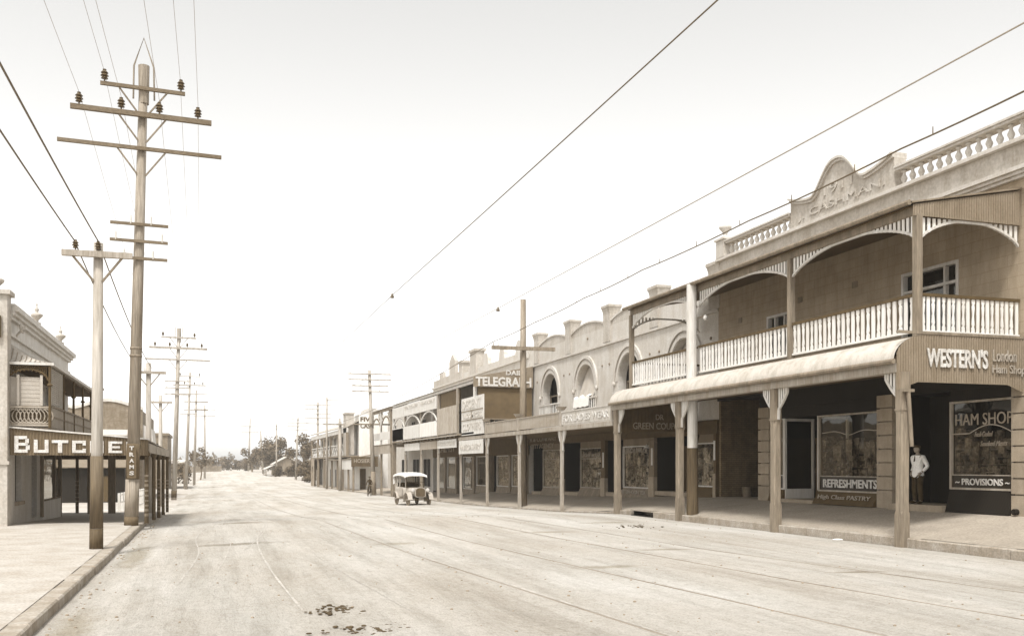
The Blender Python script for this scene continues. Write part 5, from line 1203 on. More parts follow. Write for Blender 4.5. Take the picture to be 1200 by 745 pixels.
    rail = thing('rail_fence', 'post and rail fence on the left verge beyond the awning', 'fence', (-4, 110, -1))
    for k in range(15):
        y = 64 + k * 2.2; z = ground_z(-5.2, y); q = MB()
        q.box(-5.3, -5.16, y, y + .14, z - .2, z + 1.1); q.build('post', 'offwhite', rail)
    q = MB()
    for h in (.55, 1.0): q.path([(-5.12, 64 + k * 2.2 + .07, ground_z(-5.2, 64 + k * 2.2) + h) for k in range(15)], .05, 5)
    q.build('rails', 'offwhite', rail)

# =================================================================== ground, road, paths
def grid(name, xs, ys, zf, m, kind='structure'):
    q = MB(); n = len(xs)
    for y in ys:
        for x in xs: q.v.append((x, y, zf(x, y)))
    for j in range(len(ys) - 1):
        for i in range(n - 1): q.f.append((j * n + i, j * n + i + 1, (j + 1) * n + i + 1, (j + 1) * n + i))
    o = q.build(name, m, None, smooth=True); tag(o, kind=kind); return o
def frange(a, b, s_):
    out = []; x = a
    while x < b - 1e-6: out.append(x); x += s_
    return out + [b]
def road_material():
    m = bpy.data.materials.new('dusty_road'); m.use_nodes = True; nt = m.node_tree; N = nt.nodes; L = nt.links; p = N['Principled BSDF']; p.inputs['Roughness'].default_value = .95; p.inputs['Specular IOR Level'].default_value = .15
    geo = N.new('ShaderNodeNewGeometry')
    def noise(sc, st, det=6, ro=.6):
        mp = N.new('ShaderNodeMapping'); mp.inputs['Scale'].default_value = st; L.new(geo.outputs['Position'], mp.inputs['Vector'])
        n = N.new('ShaderNodeTexNoise'); n.inputs['Scale'].default_value = sc; n.inputs['Detail'].default_value = det; n.inputs['Roughness'].default_value = ro; L.new(mp.outputs[0], n.inputs['Vector']); return n.outputs['Fac']
    def ramp(f, a, b, c0, c1):
        r = N.new('ShaderNodeValToRGB'); r.color_ramp.elements[0].position = a; r.color_ramp.elements[1].position = b; r.color_ramp.elements[0].color = c0; r.color_ramp.elements[1].color = c1; L.new(f, r.inputs[0]); return r.outputs[0]
    def mul(a, b):
        x = N.new('ShaderNodeMix'); x.data_type = 'RGBA'; x.blend_type = 'MULTIPLY'; x.inputs[0].default_value = 1; L.new(a, x.inputs[6]); L.new(b, x.inputs[7]); return x.outputs[2]
    base = ramp(noise(.30, (1, .35, 1)), .34, .66, sep(.43), sep(.57))
    W1 = (1, 1, 1, 1)
    base = mul(base, ramp(noise(1.3, (1.3, .10, 1), 8, .7), .36, .54, (.82, .815, .80, 1), W1))         # wheel streaks along the street
    base = mul(base, ramp(noise(.55, (1, .035, 1), 4, .55), .38, .60, (.86, .85, .83, 1), W1))   # broad worn wheel ways
    base = mul(base, ramp(noise(5, (1, .5, 1), 8, .75), .36, .54, (.88, .875, .86, 1), W1))
    base = mul(base, ramp(noise(.20, (1, .45, 1), 8, .7), .27, .40, (.78, .765, .73, 1), W1))       # damp patches
    base = mul(base, ramp(noise(42, (1, .6, 1), 4, .7), .34, .50, (.74, .73, .70, 1), W1))             # grit
    def stain(cx, cy, rx, ry, c):
        mp = N.new('ShaderNodeMapping'); mp.inputs['Location'].default_value = (-cx / rx, -cy / ry, 0); mp.inputs['Scale'].default_value = (1 / rx, 1 / ry, 0); L.new(geo.outputs['Position'], mp.inputs['Vector'])
        ln = N.new('ShaderNodeVectorMath'); ln.operation = 'LENGTH'; L.new(mp.outputs[0], ln.inputs[0])
        ad = N.new('ShaderNodeMath'); ad.operation = 'MULTIPLY_ADD'; ad.inputs[1].default_value = 1.5; L.new(noise(3.0, (1, .5, 1), 6, .7), ad.inputs[0]); L.new(ln.outputs['Value'], ad.inputs[2])
        sc = N.new('ShaderNodeMath'); sc.operation = 'MULTIPLY'; sc.inputs[1].default_value = .4; L.new(ad.outputs[0], sc.inputs[0])
        return ramp(sc.outputs[0], .42, .68, c, W1)
    for st in ((.8, 26.4, 1.5, .55, (.56, .54, .49, 1)), (1.2, 35.6, 1.2, .7, (.60, .58, .53, 1)), (7.6, 17.5, .9, .35, (.72, .69, .62, 1)), (10.4, 20.5, 1.0, .3, (.66, .63, .56, 1)), (11.6, 15.2, .8, .2, (.60, .57, .5, 1)), (9.6, 27, 1.2, .5, (.74, .71, .65, 1)), (4.6, 24.5, .9, .5, (.76, .74, .68, 1)), (-1.7, 13.5, .35, 3.0, (.74, .71, .64, 1)), (-1.6, 24.5, .4, 4.0, (.72, .69, .62, 1)), (13.2, 31, 1.3, .5, (.72, .69, .62, 1))):
        base = mul(base, stain(*st))
    base = mul(base, ramp(noise(13, (1, .8, 1), 8, .8), .38, .54, (.84, .835, .82, 1), W1))
    L.new(base, p.inputs['Base Color'])
    b1 = N.new('ShaderNodeBump'); b1.inputs['Strength'].default_value = .9; b1.inputs['Distance'].default_value = .10; L.new(noise(1.5, (1.5, .14, 1), 8, .68), b1.inputs['Height'])
    b2 = N.new('ShaderNodeBump'); b2.inputs['Strength'].default_value = 1; b2.inputs['Distance'].default_value = .05; L.new(noise(16, (1, .6, 1), 8, .7), b2.inputs['Height']); L.new(b1.outputs[0], b2.inputs['Normal']); L.new(b2.outputs[0], p.inputs['Normal'])
    return m
def ground():
    M['road'] = road_material()
    M['path_l'] = mat('gravel_footpath', .42, amt=.18, scale=1.1, fine=.16, fscale=22, bump=.4, bscale=30)
    M['path_r'] = mat('worn_footpath', .33, tv=.32, amt=.16, scale=.8, fine=.16, fscale=18, bump=.4, bscale=30)
    M['earth'] = mat('bare_earth', .44, amt=.22, scale=.2, fine=.14, fscale=2, bump=.3, bscale=4)
    M['kerbstone'] = mat('kerb_stone', .34, amt=.25, scale=2.5, fine=.14, fscale=22, bump=.5, bscale=18, dirt=.15)
    xs = [-600, -200, -80, -40] + frange(-20, 30, 2.5) + [50, 90, 200, 600]
    ys = frange(-60, 60, 4) + frange(66, 160, 8) + frange(175, 430, 12) + [600, 1000, 2500]
    grid('ground', xs, ys, lambda x, y: road_z(x, y) - .05 - (.15 if -2.1 < x < 16.3 and y < 330 else 0) - (.15 if x < -2.1 and y < 56 else 0), 'earth')
    rr = random.Random(3)
    xs = frange(-2.15, 16.2, .4); ys = frange(-12, 40, .4) + frange(41, 120, 1.5) + frange(126, 420, 6)
    nz = [(rr.uniform(.5, 2.2), rr.uniform(0, 6.3), rr.uniform(.02, .10), rr.uniform(0, 6.3)) for _ in range(8)]
    def rz(x, y):
        e = min(x + 2.15, 16.2 - x); k = min(1, max(0, e / .8))
        return road_z(x, y) + k * .012 * sum(math.sin(a * x + b + .3 * math.sin(c * y * 3 + d)) * math.sin(c * y + d) for a, b, c, d in nz) * .6
    grid('road', xs, ys, rz, 'road')
    # left footpath with kerb
    q = MB(); ysl = frange(-12, 54, 3)
    xl = [-2.39, -4, -6.5, -20]
    for y in ysl:
        for x in xl: q.v.append((x, y, path_left_z(x, y) + (.03 if x < -5 else .012)))
    for j in range(len(ysl) - 1):
        for i in range(3): q.f.append((j * 4 + i, j * 4 + i + 1, (j + 1) * 4 + i + 1, (j + 1) * 4 + i))
    o = q.build('footpath', 'path_l', None); tag(o, kind='structure')
    def kerb(x0, x1, ya, yb, zt, zb, seed, gap=None):
        r2 = random.Random(seed); q = MB(); y = ya
        while y < yb:
            L = r2.uniform(.9, 1.7); e = min(y + L, yb); j = r2.uniform(-.012, .012); t = r2.uniform(-.012, .006); c = .025
            z0, z1 = zt(y) + t, zt(e) + t
            q.hexa([(x0 + j, y + .01, zb(y)), (x1 + j, y + .01, zb(y)), (x1 + j, e - .01, zb(e)), (x0 + j, e - .01, zb(e)), (x0 + j, y + .01, z0 - c), (x1 + j, y + .01, z0 - c), (x1 + j, e - .01, z1 - c), (x0 + j, e - .01, z1 - c)])
            q.hexa([(x0 + j, y + .01, z0 - c), (x1 + j, y + .01, z0 - c), (x1 + j, e - .01, z1 - c), (x0 + j, e - .01, z1 - c), (x0 + j + c, y + .03, z0), (x1 + j - c, y + .03, z0), (x1 + j - c, e - .03, z1), (x0 + j + c, e - .03, z1)])
            y = e
        o = q.build('kerb', 'kerbstone', None); tag(o, kind='structure'); return o
    kerb(-2.44, -2.13, -12, 54, lambda y: path_left_z(-2.3, y) + .005, lambda y: prof(y) - .35, 1)
    kerb(16.22, 16.55, 3, 33.2, lambda y: path_z(16.3, y), lambda y: prof(y) - .2, 2)
    kerb(16.25, 16.45, 35.4, 64, lambda y: path_z(16.3, y), lambda y: prof(y) - .2, 3)
    kerb(16.25, 16.5, 64, 160, lambda y: path_z(16.3, y), lambda y: prof(y) - .2, 4)
    q = MB(); ysr = frange(3, 160, 2); xr = [16.4, 17.5, 18.7, 20.0, 24.0]
    for y in ysr:
        for x in xr: q.v.append((x, y, path_z(min(x, 20), y) - .012))
    for j in range(len(ysr) - 1):
        for i in range(4):
            q.f.append((j * 5 + i, j * 5 + i + 1, (j + 1) * 5 + i + 1, (j + 1) * 5 + i))
    o = q.build('footpath', 'path_r', None); tag(o, kind='structure')
    # gully where the kerb stops
    g = thing('street_gully', 'dark open stormwater gully at the kerb end between two verandah posts', 'drain', (16.3, 34.3, 0))
    q = MB(); q.box(16.25, 16.95, 33.3, 35.3, -.02, .02); q.build('gully_floor', 'dark', g)
    q = MB(); q.box(16.28, 17.0, 33.28, 35.32, .19, .26); q.box(16.9, 17.0, 33.28, 35.32, .02, .188); q.build('lintel', 'kerbstone', g)
    q = MB(); q.tube((16.22, 33.36, .09), (16.5, 33.36, .09), .09, .09, 10); q.build('outlet_pipe', 'dark', g)
    M['dust'] = mat('pale_dust', .46, amt=.12, scale=3, fine=.2, fscale=9, bump=.3, bscale=12); M['steel_lt'] = mat('dusty_rail_steel', .28, amt=.3, scale=1.0, stretch=(4, .3, 1))
    # tram rails
    for k, pts in enumerate((((5.9, -2), (5.2, 10.1), (4.44, 21.7), (4.0, 35), (3.8, 60), (3.7, 120)), ((8.1, -2), (7.6, 9.5), (6.5, 25), (6.05, 45), (5.9, 120)), ((10.6, -2), (10.15, 8.5), (9.6, 14.4), (9.1, 25), (8.7, 50), (8.5, 120)), ((12.8, -2), (12.3, 11.9), (11.3, 20.5), (10.9, 35), (10.7, 120)))):
        P = []
        for (xa, ya), (xb, yb) in zip(pts, pts[1:]):
            n = max(2, int((yb - ya) / 2))
            for i in range(n): P.append((xa + (xb - xa) * i / n, ya + (yb - ya) * i / n))
        q = MB(); A = [(x - .015, y, rz(x, y) + .006) for x, y in P]; B = [(x + .015, y, rz(x, y) + .006) for x, y in P]
        q.band(A, B, [(a, y, z - .06) for a, y, z in A], [(a, y, z - .06) for a, y, z in B])
        o = q.build('tram_rail', 'steel' if k in (0, 3) else 'steel_lt', None); tag(o, kind='structure')
        q = MB(); q.strip([(x + .03, y, z + .004) for x, y, z in A], [(x + .08 + .03 * math.sin(y), y, z + .002) for x, y, z in A]); o = q.build('rail_dust', 'dust', None); tag(o, kind='structure')
    # pale wheel tracks looping over the damp ground on the left
    def track(pts, w_):
        P = []
        for k in range(len(pts) - 1):
            p0, p1, p2, p3 = (Vector((*pts[max(0, min(len(pts) - 1, k + d_))], 0)) for d_ in (-1, 0, 1, 2))
            for t in range(8):
                t /= 8; P.append(.5 * (2 * p1 + (p2 - p0) * t + (2 * p0 - 5 * p1 + 4 * p2 - p3) * t * t + (3 * p1 - p0 - 3 * p2 + p3) * t ** 3))
        A, B = [], []
        for k, p in enumerate(P):
            d_ = (P[min(k + 1, len(P) - 1)] - P[max(k - 1, 0)]).normalized(); n_ = Vector((-d_.y, d_.x, 0)) * w_ * (.4 + .6 * abs(math.sin(k * .9)))
            for L_, q_ in ((A, p + n_), (B, p - n_)): L_.append((q_.x, q_.y, rz(q_.x, q_.y) + .006))
        q = MB(); q.strip(A, B); o = q.build('wheel_track', 'dust', None); tag(o, kind='structure')
    track([(-.5, 18), (-.2, 24), (-.3, 30), (.3, 37), (1.4, 40), (2.0, 35), (1.5, 29), (.8, 24)], .02)
    track([(.2, 20), (.6, 27), (.4, 33), (1.0, 41), (2.2, 43), (2.6, 37)], .018)
    track([(1.3, 14), (1.2, 20), (1.3, 27), (1.9, 34), (2.8, 46)], .022)
    track([(2.7, 13), (2.4, 20), (2.3, 30), (2.6, 44), (3.2, 60)], .016)
    # clods and droppings
    def pile(label, cx, cy, sx, sy, n, big, seed):
        n = int(n * 1.8)
        r3 = random.Random(seed); q = MB()
        for k in range(n):
            x = cx + r3.gauss(0, sx); y = cy + r3.gauss(0, sy); s_ = big * r3.uniform(.2, 1) ** 2.2
            rot = Matrix.Rotation(r3.uniform(0, 3), 3, 'Z')
            q.blob((x, y, road_z(x, y) + s_ * .3), s_, s_ * r3.uniform(.6, 1), s_ * r3.uniform(.18, .42), 7, 5, rot)
        o = q.build('dung_pile', 'dung', None, loc=(cx, cy, road_z(cx, cy))); tag(o, label, 'dung')
    pile('scattered dry horse dung, the left of two patches in the near road', 1.74, 13.7, .15, .22, 60, .05, 1)
    pile('long scatter of flattened horse dung at the bottom of the road', 2.1, 11.95, .32, .15, 80, .045, 2)
    pile('thin scatter of dung at mid road near the gully', 13.4, 28.5, .5, .5, 26, .06, 3)
    r3 = random.Random(8); q = MB()
    for k in range(420):
        y = 8 + 40 * r3.random() ** 1.6; x = r3.uniform(-1.9, 15.8); s_ = r3.uniform(.008, .03); q.blob((x, y, rz(x, y) + s_ * .3), s_, s_ * .8, s_ * .6, 5, 3)
    for k in range(90):
        y = 8 + 30 * r3.random(); x = -2.02 + abs(r3.gauss(0, .18)); s_ = r3.uniform(.01, .035); q.blob((x, y, rz(x, y) + s_ * .3), s_, s_ * .8, s_ * .6, 5, 3)
    o = q.build('loose_stones', 'stone', None); tag(o, 'loose stones and grit scattered over the dirt road', 'stones', None, 'stuff')
    # crumpled paper in the gutter
    q = MB(); q.blob((15.95, 21.6, .03), .16, .12, .03, 7, 4); o = q.build('paper_scrap', 'cloth_white', None, loc=(15.95, 21.6, 0)); tag(o, 'scrap of white paper lying in the right gutter between two verandah posts', 'paper')
# =================================================================== people, car, bicycle, small things
def skin_geo(joints, edges, root, sub=2):
    me = bpy.data.meshes.new('figure'); names = list(joints); ix = {n: i for i, n in enumerate(names)}
    me.from_pydata([joints[n][0] for n in names], [(ix[a], ix[c]) for a, c in edges], []); o = bpy.data.objects.new('figure', me); COL.objects.link(o)
    sm = o.modifiers.new('s', 'SKIN'); sm.use_smooth_shade = True; o.modifiers.new('b', 'SUBSURF').levels = sub
    for n in names:
        r = joints[n][1]; sv = me.skin_vertices[0].data[ix[n]]; sv.radius = (r, r) if not isinstance(r, tuple) else r; sv.use_root = (n == root)
    bpy.context.view_layer.update()
    m2 = bpy.data.meshes.new_from_object(o.evaluated_get(bpy.context.evaluated_depsgraph_get()))
    vs = [v.co.copy() for v in m2.vertices]; fs = [tuple(p.vertices) for p in m2.polygons]
    bpy.data.objects.remove(o); bpy.data.meshes.remove(me); bpy.data.meshes.remove(m2)
    return vs, fs
def placed(vs, loc, rz, s_=1.0):
    mt = Matrix.Rotation(rz, 3, 'Z'); return [Vector(loc) + mt @ (Vector(v) * s_) for v in vs]
def head_into(mb, c, fwd_rz, loc, rz, s_, hair=True):
    """head with face; built facing -Y in figure space, turned by fwd_rz about its own axis"""
    T = Matrix.Rotation(fwd_rz, 3, 'Z'); pts = MB()
    pts.blob((0, 0, 0), .078, .098, .122, 16, 12)
    pts.blob((0, -.02, -.055), .06, .075, .06, 12, 8)
    pts.blob((0, -.098, -.012), .014, .022, .024, 8, 6)
    for s in (-1, 1): pts.blob((s * .08, .008, -.005), .012, .022, .034, 8, 6); pts.blob((s * .032, -.084, .018), .013, .010, .008, 8, 5)
    pts.blob((0, -.085, -.058), .026, .012, .007, 8, 5)
    vs = [T @ Vector(v) + Vector(c) for v in pts.v]; mb.add(placed(vs, loc, rz, s_), pts.f)
def hand_into(mb, wrist, d, side, loc, rz, s_):
    """palm with four curled fingers of unequal length and a thumb from its side"""
    w = Vector(wrist); d = Vector(d).normalized(); n = Vector(side).normalized(); t = d.cross(n).normalized(); q = MB()
    q.hexa([w - t * .03 - n * .012, w + t * .03 - n * .012, w + t * .04 + d * .09 - n * .012, w - t * .04 + d * .09 - n * .012, w - t * .03 + n * .014, w + t * .03 + n * .014, w + t * .04 + d * .09 + n * .014, w - t * .04 + d * .09 + n * .014])
    for k, L in enumerate((.062, .075, .07, .055)):
        b = w + d * .085 + t * (-.03 + .02 * k); q.path([b, b + d * L * .5 - n * .006, b + d * L * .8 - n * .026, b + d * L * .85 - n * .045], [.010, .0095, .009, .007], 6)
    b = w + d * .03 + t * .034; q.path([b, b + t * .028 + d * .03, b + t * .03 + d * .06 - n * .012], [.012, .011, .008], 6)
    mb.add(placed(q.v, loc, rz, s_), q.f)
def standing_man():
    loc = (20.12, 23.46, .862); rz = R(-86); s_ = .985
    p = thing('person', 'person in short white jacket, dark trousers and cap standing in the ham shop doorway', 'person', loc)
    J = {'pel': ((0, .0, .93), .135), 'wai': ((0, .005, 1.08), .130), 'che': ((0, .0, 1.28), (.155, .125)), 'upc': ((0, .01, 1.40), (.13, .095)), 'nek': ((0, .0, 1.50), .052), 'hd': ((0, -.015, 1.58), .055)}
    for s, n in ((1, 'l'), (-1, 'r')):
        J['sh' + n] = ((s * .19, .01, 1.40), .062)
        J['el' + n] = ((s * .265, .12, 1.13), .047); J['wr' + n] = ((s * .20, -.04, .95), .032)
        J['hip' + n] = ((s * .095, 0, .88), .095); J['kn' + n] = ((s * .11, -.03, .48), .062); J['an' + n] = ((s * .115, .03, .09), .042); J['to' + n] = ((s * .14, -.13, .035), .036)
    E = [('pel', 'wai'), ('wai', 'che'), ('che', 'upc'), ('upc', 'nek'), ('nek', 'hd')]
    for n in 'lr': E += [('upc', 'sh' + n), ('sh' + n, 'el' + n), ('el' + n, 'wr' + n), ('pel', 'hip' + n), ('hip' + n, 'kn' + n), ('kn' + n, 'an' + n), ('an' + n, 'to' + n)]
    vs, fs = skin_geo(J, E, 'pel'); mb = MB(); mb.add(placed(vs, loc, rz, s_), fs); head_into(mb, (0, -.03, 1.645), R(-10), loc, rz, s_)
    hand_into(mb, (.19, -.06, .94), (-.3, -.5, -.8), (1, -.2, -.2), loc, rz, s_); hand_into(mb, (-.19, -.06, .94), (.3, -.5, -.8), (-1, -.2, -.2), loc, rz, s_)
    mb.build('body', 'skin', p, smooth=True)
    # jacket: torso and sleeves a little larger than the body, flared hem
    C = {'hem': ((0, .005, .74), (.225, .19)), 'pel': ((0, .005, .92), (.20, .165)), 'wai': ((0, .005, 1.09), (.168, .138)), 'che': ((0, .0, 1.28), (.185, .145)), 'upc': ((0, .012, 1.41), (.155, .11)), 'col': ((0, .005, 1.475), .075)}
    for s, n in ((1, 'l'), (-1, 'r')): C['sh' + n] = ((s * .19, .01, 1.405), .08); C['el' + n] = ((s * .268, .125, 1.13), .066); C['wr' + n] = ((s * .21, -.025, .965), .05)
    E2 = [('hem', 'pel'), ('pel', 'wai'), ('wai', 'che'), ('che', 'upc'), ('upc', 'col')] + [(a + n, c + n) for n in 'lr' for a, c in (('sh', 'el'), ('el', 'wr'))] + [('upc', 'sh' + n) for n in 'lr']
    vs, fs = skin_geo(C, E2, 'che'); q = MB(); q.add(placed(vs, loc, rz, s_), fs); jk = q.build('jacket', 'cloth_white', p, smooth=True)
    q = MB(); tie = MB(); tie.hexa([(-.02, -.150, 1.27), (.02, -.150, 1.27), (.02, -.13, 1.27), (-.02, -.13, 1.27), (-.014, -.118, 1.44), (.014, -.118, 1.44), (.014, -.10, 1.44), (-.014, -.10, 1.44)]); q.add(placed(tie.v, loc, rz, s_), tie.f); q.build('tie', 'cloth_dark', p)
    T = {'pel': ((0, .0, .88), (.14, .11))}
    for s, n in ((1, 'l'), (-1, 'r')): T['hip' + n] = ((s * .095, 0, .80), .10); T['kn' + n] = ((s * .112, -.025, .48), .088); T['an' + n] = ((s * .115, .02, .07), .075)
    vs, fs = skin_geo(T, [('pel', 'hip' + n) for n in 'lr'] + [(a + n, c + n) for n in 'lr' for a, c in (('hip', 'kn'), ('kn', 'an'))], 'pel'); q = MB(); q.add(placed(vs, loc, rz, s_), fs); q.build('trousers', 'cloth_dark', p, smooth=True)
    q = MB(); k = MB()
    for s in (-1, 1): k.blob((s * .128, -.055, .045), .052, .14, .046, 10, 7)
    q.add(placed(k.v, loc, rz, s_), k.f); q.build('shoes', 'black', p, smooth=True)
    k = MB(); T2 = Matrix.Rotation(R(-10), 3, 'Z'); k.blob((0, .012, .075), .092, .115, .058, 14, 8); k.blob((0, -.10, .055), .065, .05, .012, 10, 5); k.blob((0, .03, .02), .083, .092, .075, 12, 8)
    q = MB(); q.add(placed([T2 @ Vector(v) + Vector((0, -.03, 1.645)) for v in k.v], loc, rz, s_), k.f); q.build('cap', 'cloth_dark', p, smooth=True)
def cyclist():
    x, y = 14.55, 90.0; zb = road_z(x, y); loc = (x, y, zb); rz = R(-24)
    b = thing('bicycle', 'dark bicycle ridden towards the camera beside the five armed telephone pole', 'bicycle', loc)
    def put(mb, name, m, par): q = MB(); q.add(placed(mb.v, loc, rz), mb.f); return q.build(name, m, par)
    for yy in (-.52, .54):
        k = MB(); ring = [(0, yy + .33 * math.cos(2 * math.pi * t / 20), .345 + .33 * math.sin(2 * math.pi * t / 20)) for t in range(21)]; k.path(ring, .022, 6); w = put(k, 'wheel', 'black', b)
        k = MB()
        for t in range(10): k.path([(0, yy, .345), (0, yy + .32 * math.cos(.63 * t), .345 + .32 * math.sin(.63 * t))], .004, 4)
        k.tube((-.04, yy, .345), (.04, yy, .345), .025, .025, 8); put(k, 'spokes', 'metal', w)
    k = MB()
    for a, c in (((0, -.36, .82), (0, .2, .82)), ((0, .2, .9), (0, .05, .3)), ((0, -.36, .78), (0, .05, .3)), ((0, .05, .3), (0, .54, .345)), ((0, .2, .82), (0, .54, .345)), ((0, -.34, .98), (0, -.52, .345))): k.tube(a, c, .018, .018, 6)
    put(k, 'frame', 'black', b)
    k = MB(); k.path([(-.27, -.18, .98), (-.22, -.34, 1.02), (0, -.35, 1.0), (.22, -.34, 1.02), (.27, -.18, .98)], .015, 6); put(k, 'handlebar', 'metal', b)
    k = MB(); k.blob((0, .22, .93), .09, .14, .035, 10, 6); put(k, 'saddle', 'black', b)
    p = thing('person', 'person in dark clothes riding the bicycle by the five armed telephone pole', 'person', loc)
    J = {'pel': ((0, .2, 1.02), .13), 'wai': ((0, .16, 1.17), .13), 'che': ((0, .08, 1.37), .15), 'upc': ((0, .05, 1.48), .11), 'nek': ((0, .02, 1.58), .05), 'hd': ((0, 0, 1.66), .055)}
    for s, n in ((1, 'l'), (-1, 'r')):
        J['sh' + n] = ((s * .18, .05, 1.47), .06); J['el' + n] = ((s * .27, -.02, 1.22), .045); J['wr' + n] = ((s * .26, -.19, 1.03), .034)
        J['hip' + n] = ((s * .1, .16, .97), .09); J['kn' + n] = ((s * .11, -.14, .78 if s > 0 else .62), .062); J['an' + n] = ((s * .11, .08 if s > 0 else -.02, .42 if s > 0 else .2), .045); J['to' + n] = ((s * .11, -.10 if s > 0 else -.18, .37 if s > 0 else .14), .035)
    E = [('pel', 'wai'), ('wai', 'che'), ('che', 'upc'), ('upc', 'nek'), ('nek', 'hd')]
    for n in 'lr': E += [('upc', 'sh' + n), ('sh' + n, 'el' + n), ('el' + n, 'wr' + n), ('pel', 'hip' + n), ('hip' + n, 'kn' + n), ('kn' + n, 'an' + n), ('an' + n, 'to' + n)]
    vs, fs = skin_geo(J, E, 'pel'); mb = MB(); mb.add(placed(vs, loc, rz), fs); mb.build('body', 'cloth_dark', p, smooth=True)
    q = MB(); head_into(q, (0, -.02, 1.73), 0, loc, rz, 1); q.build('head', 'skin', p, smooth=True)
    q = MB(); k = MB(); k.blob((0, 0, 1.80), .10, .115, .07, 12, 7); k.lathe((0, -.01, 1.775), [(.16, 0), (.17, .012), (.09, .02)], 14); q.add(placed(k.v, loc, rz), k.f); q.build('hat', 'cloth_dark', p, smooth=True)
    q = MB()
    for s in (1, -1): hand_into(q, (s * .26, -.19, 1.03), (-.1 * s, -.9, -.5), (0, .5, -1), loc, rz, 1)
    q.build('hands', 'skin', p)

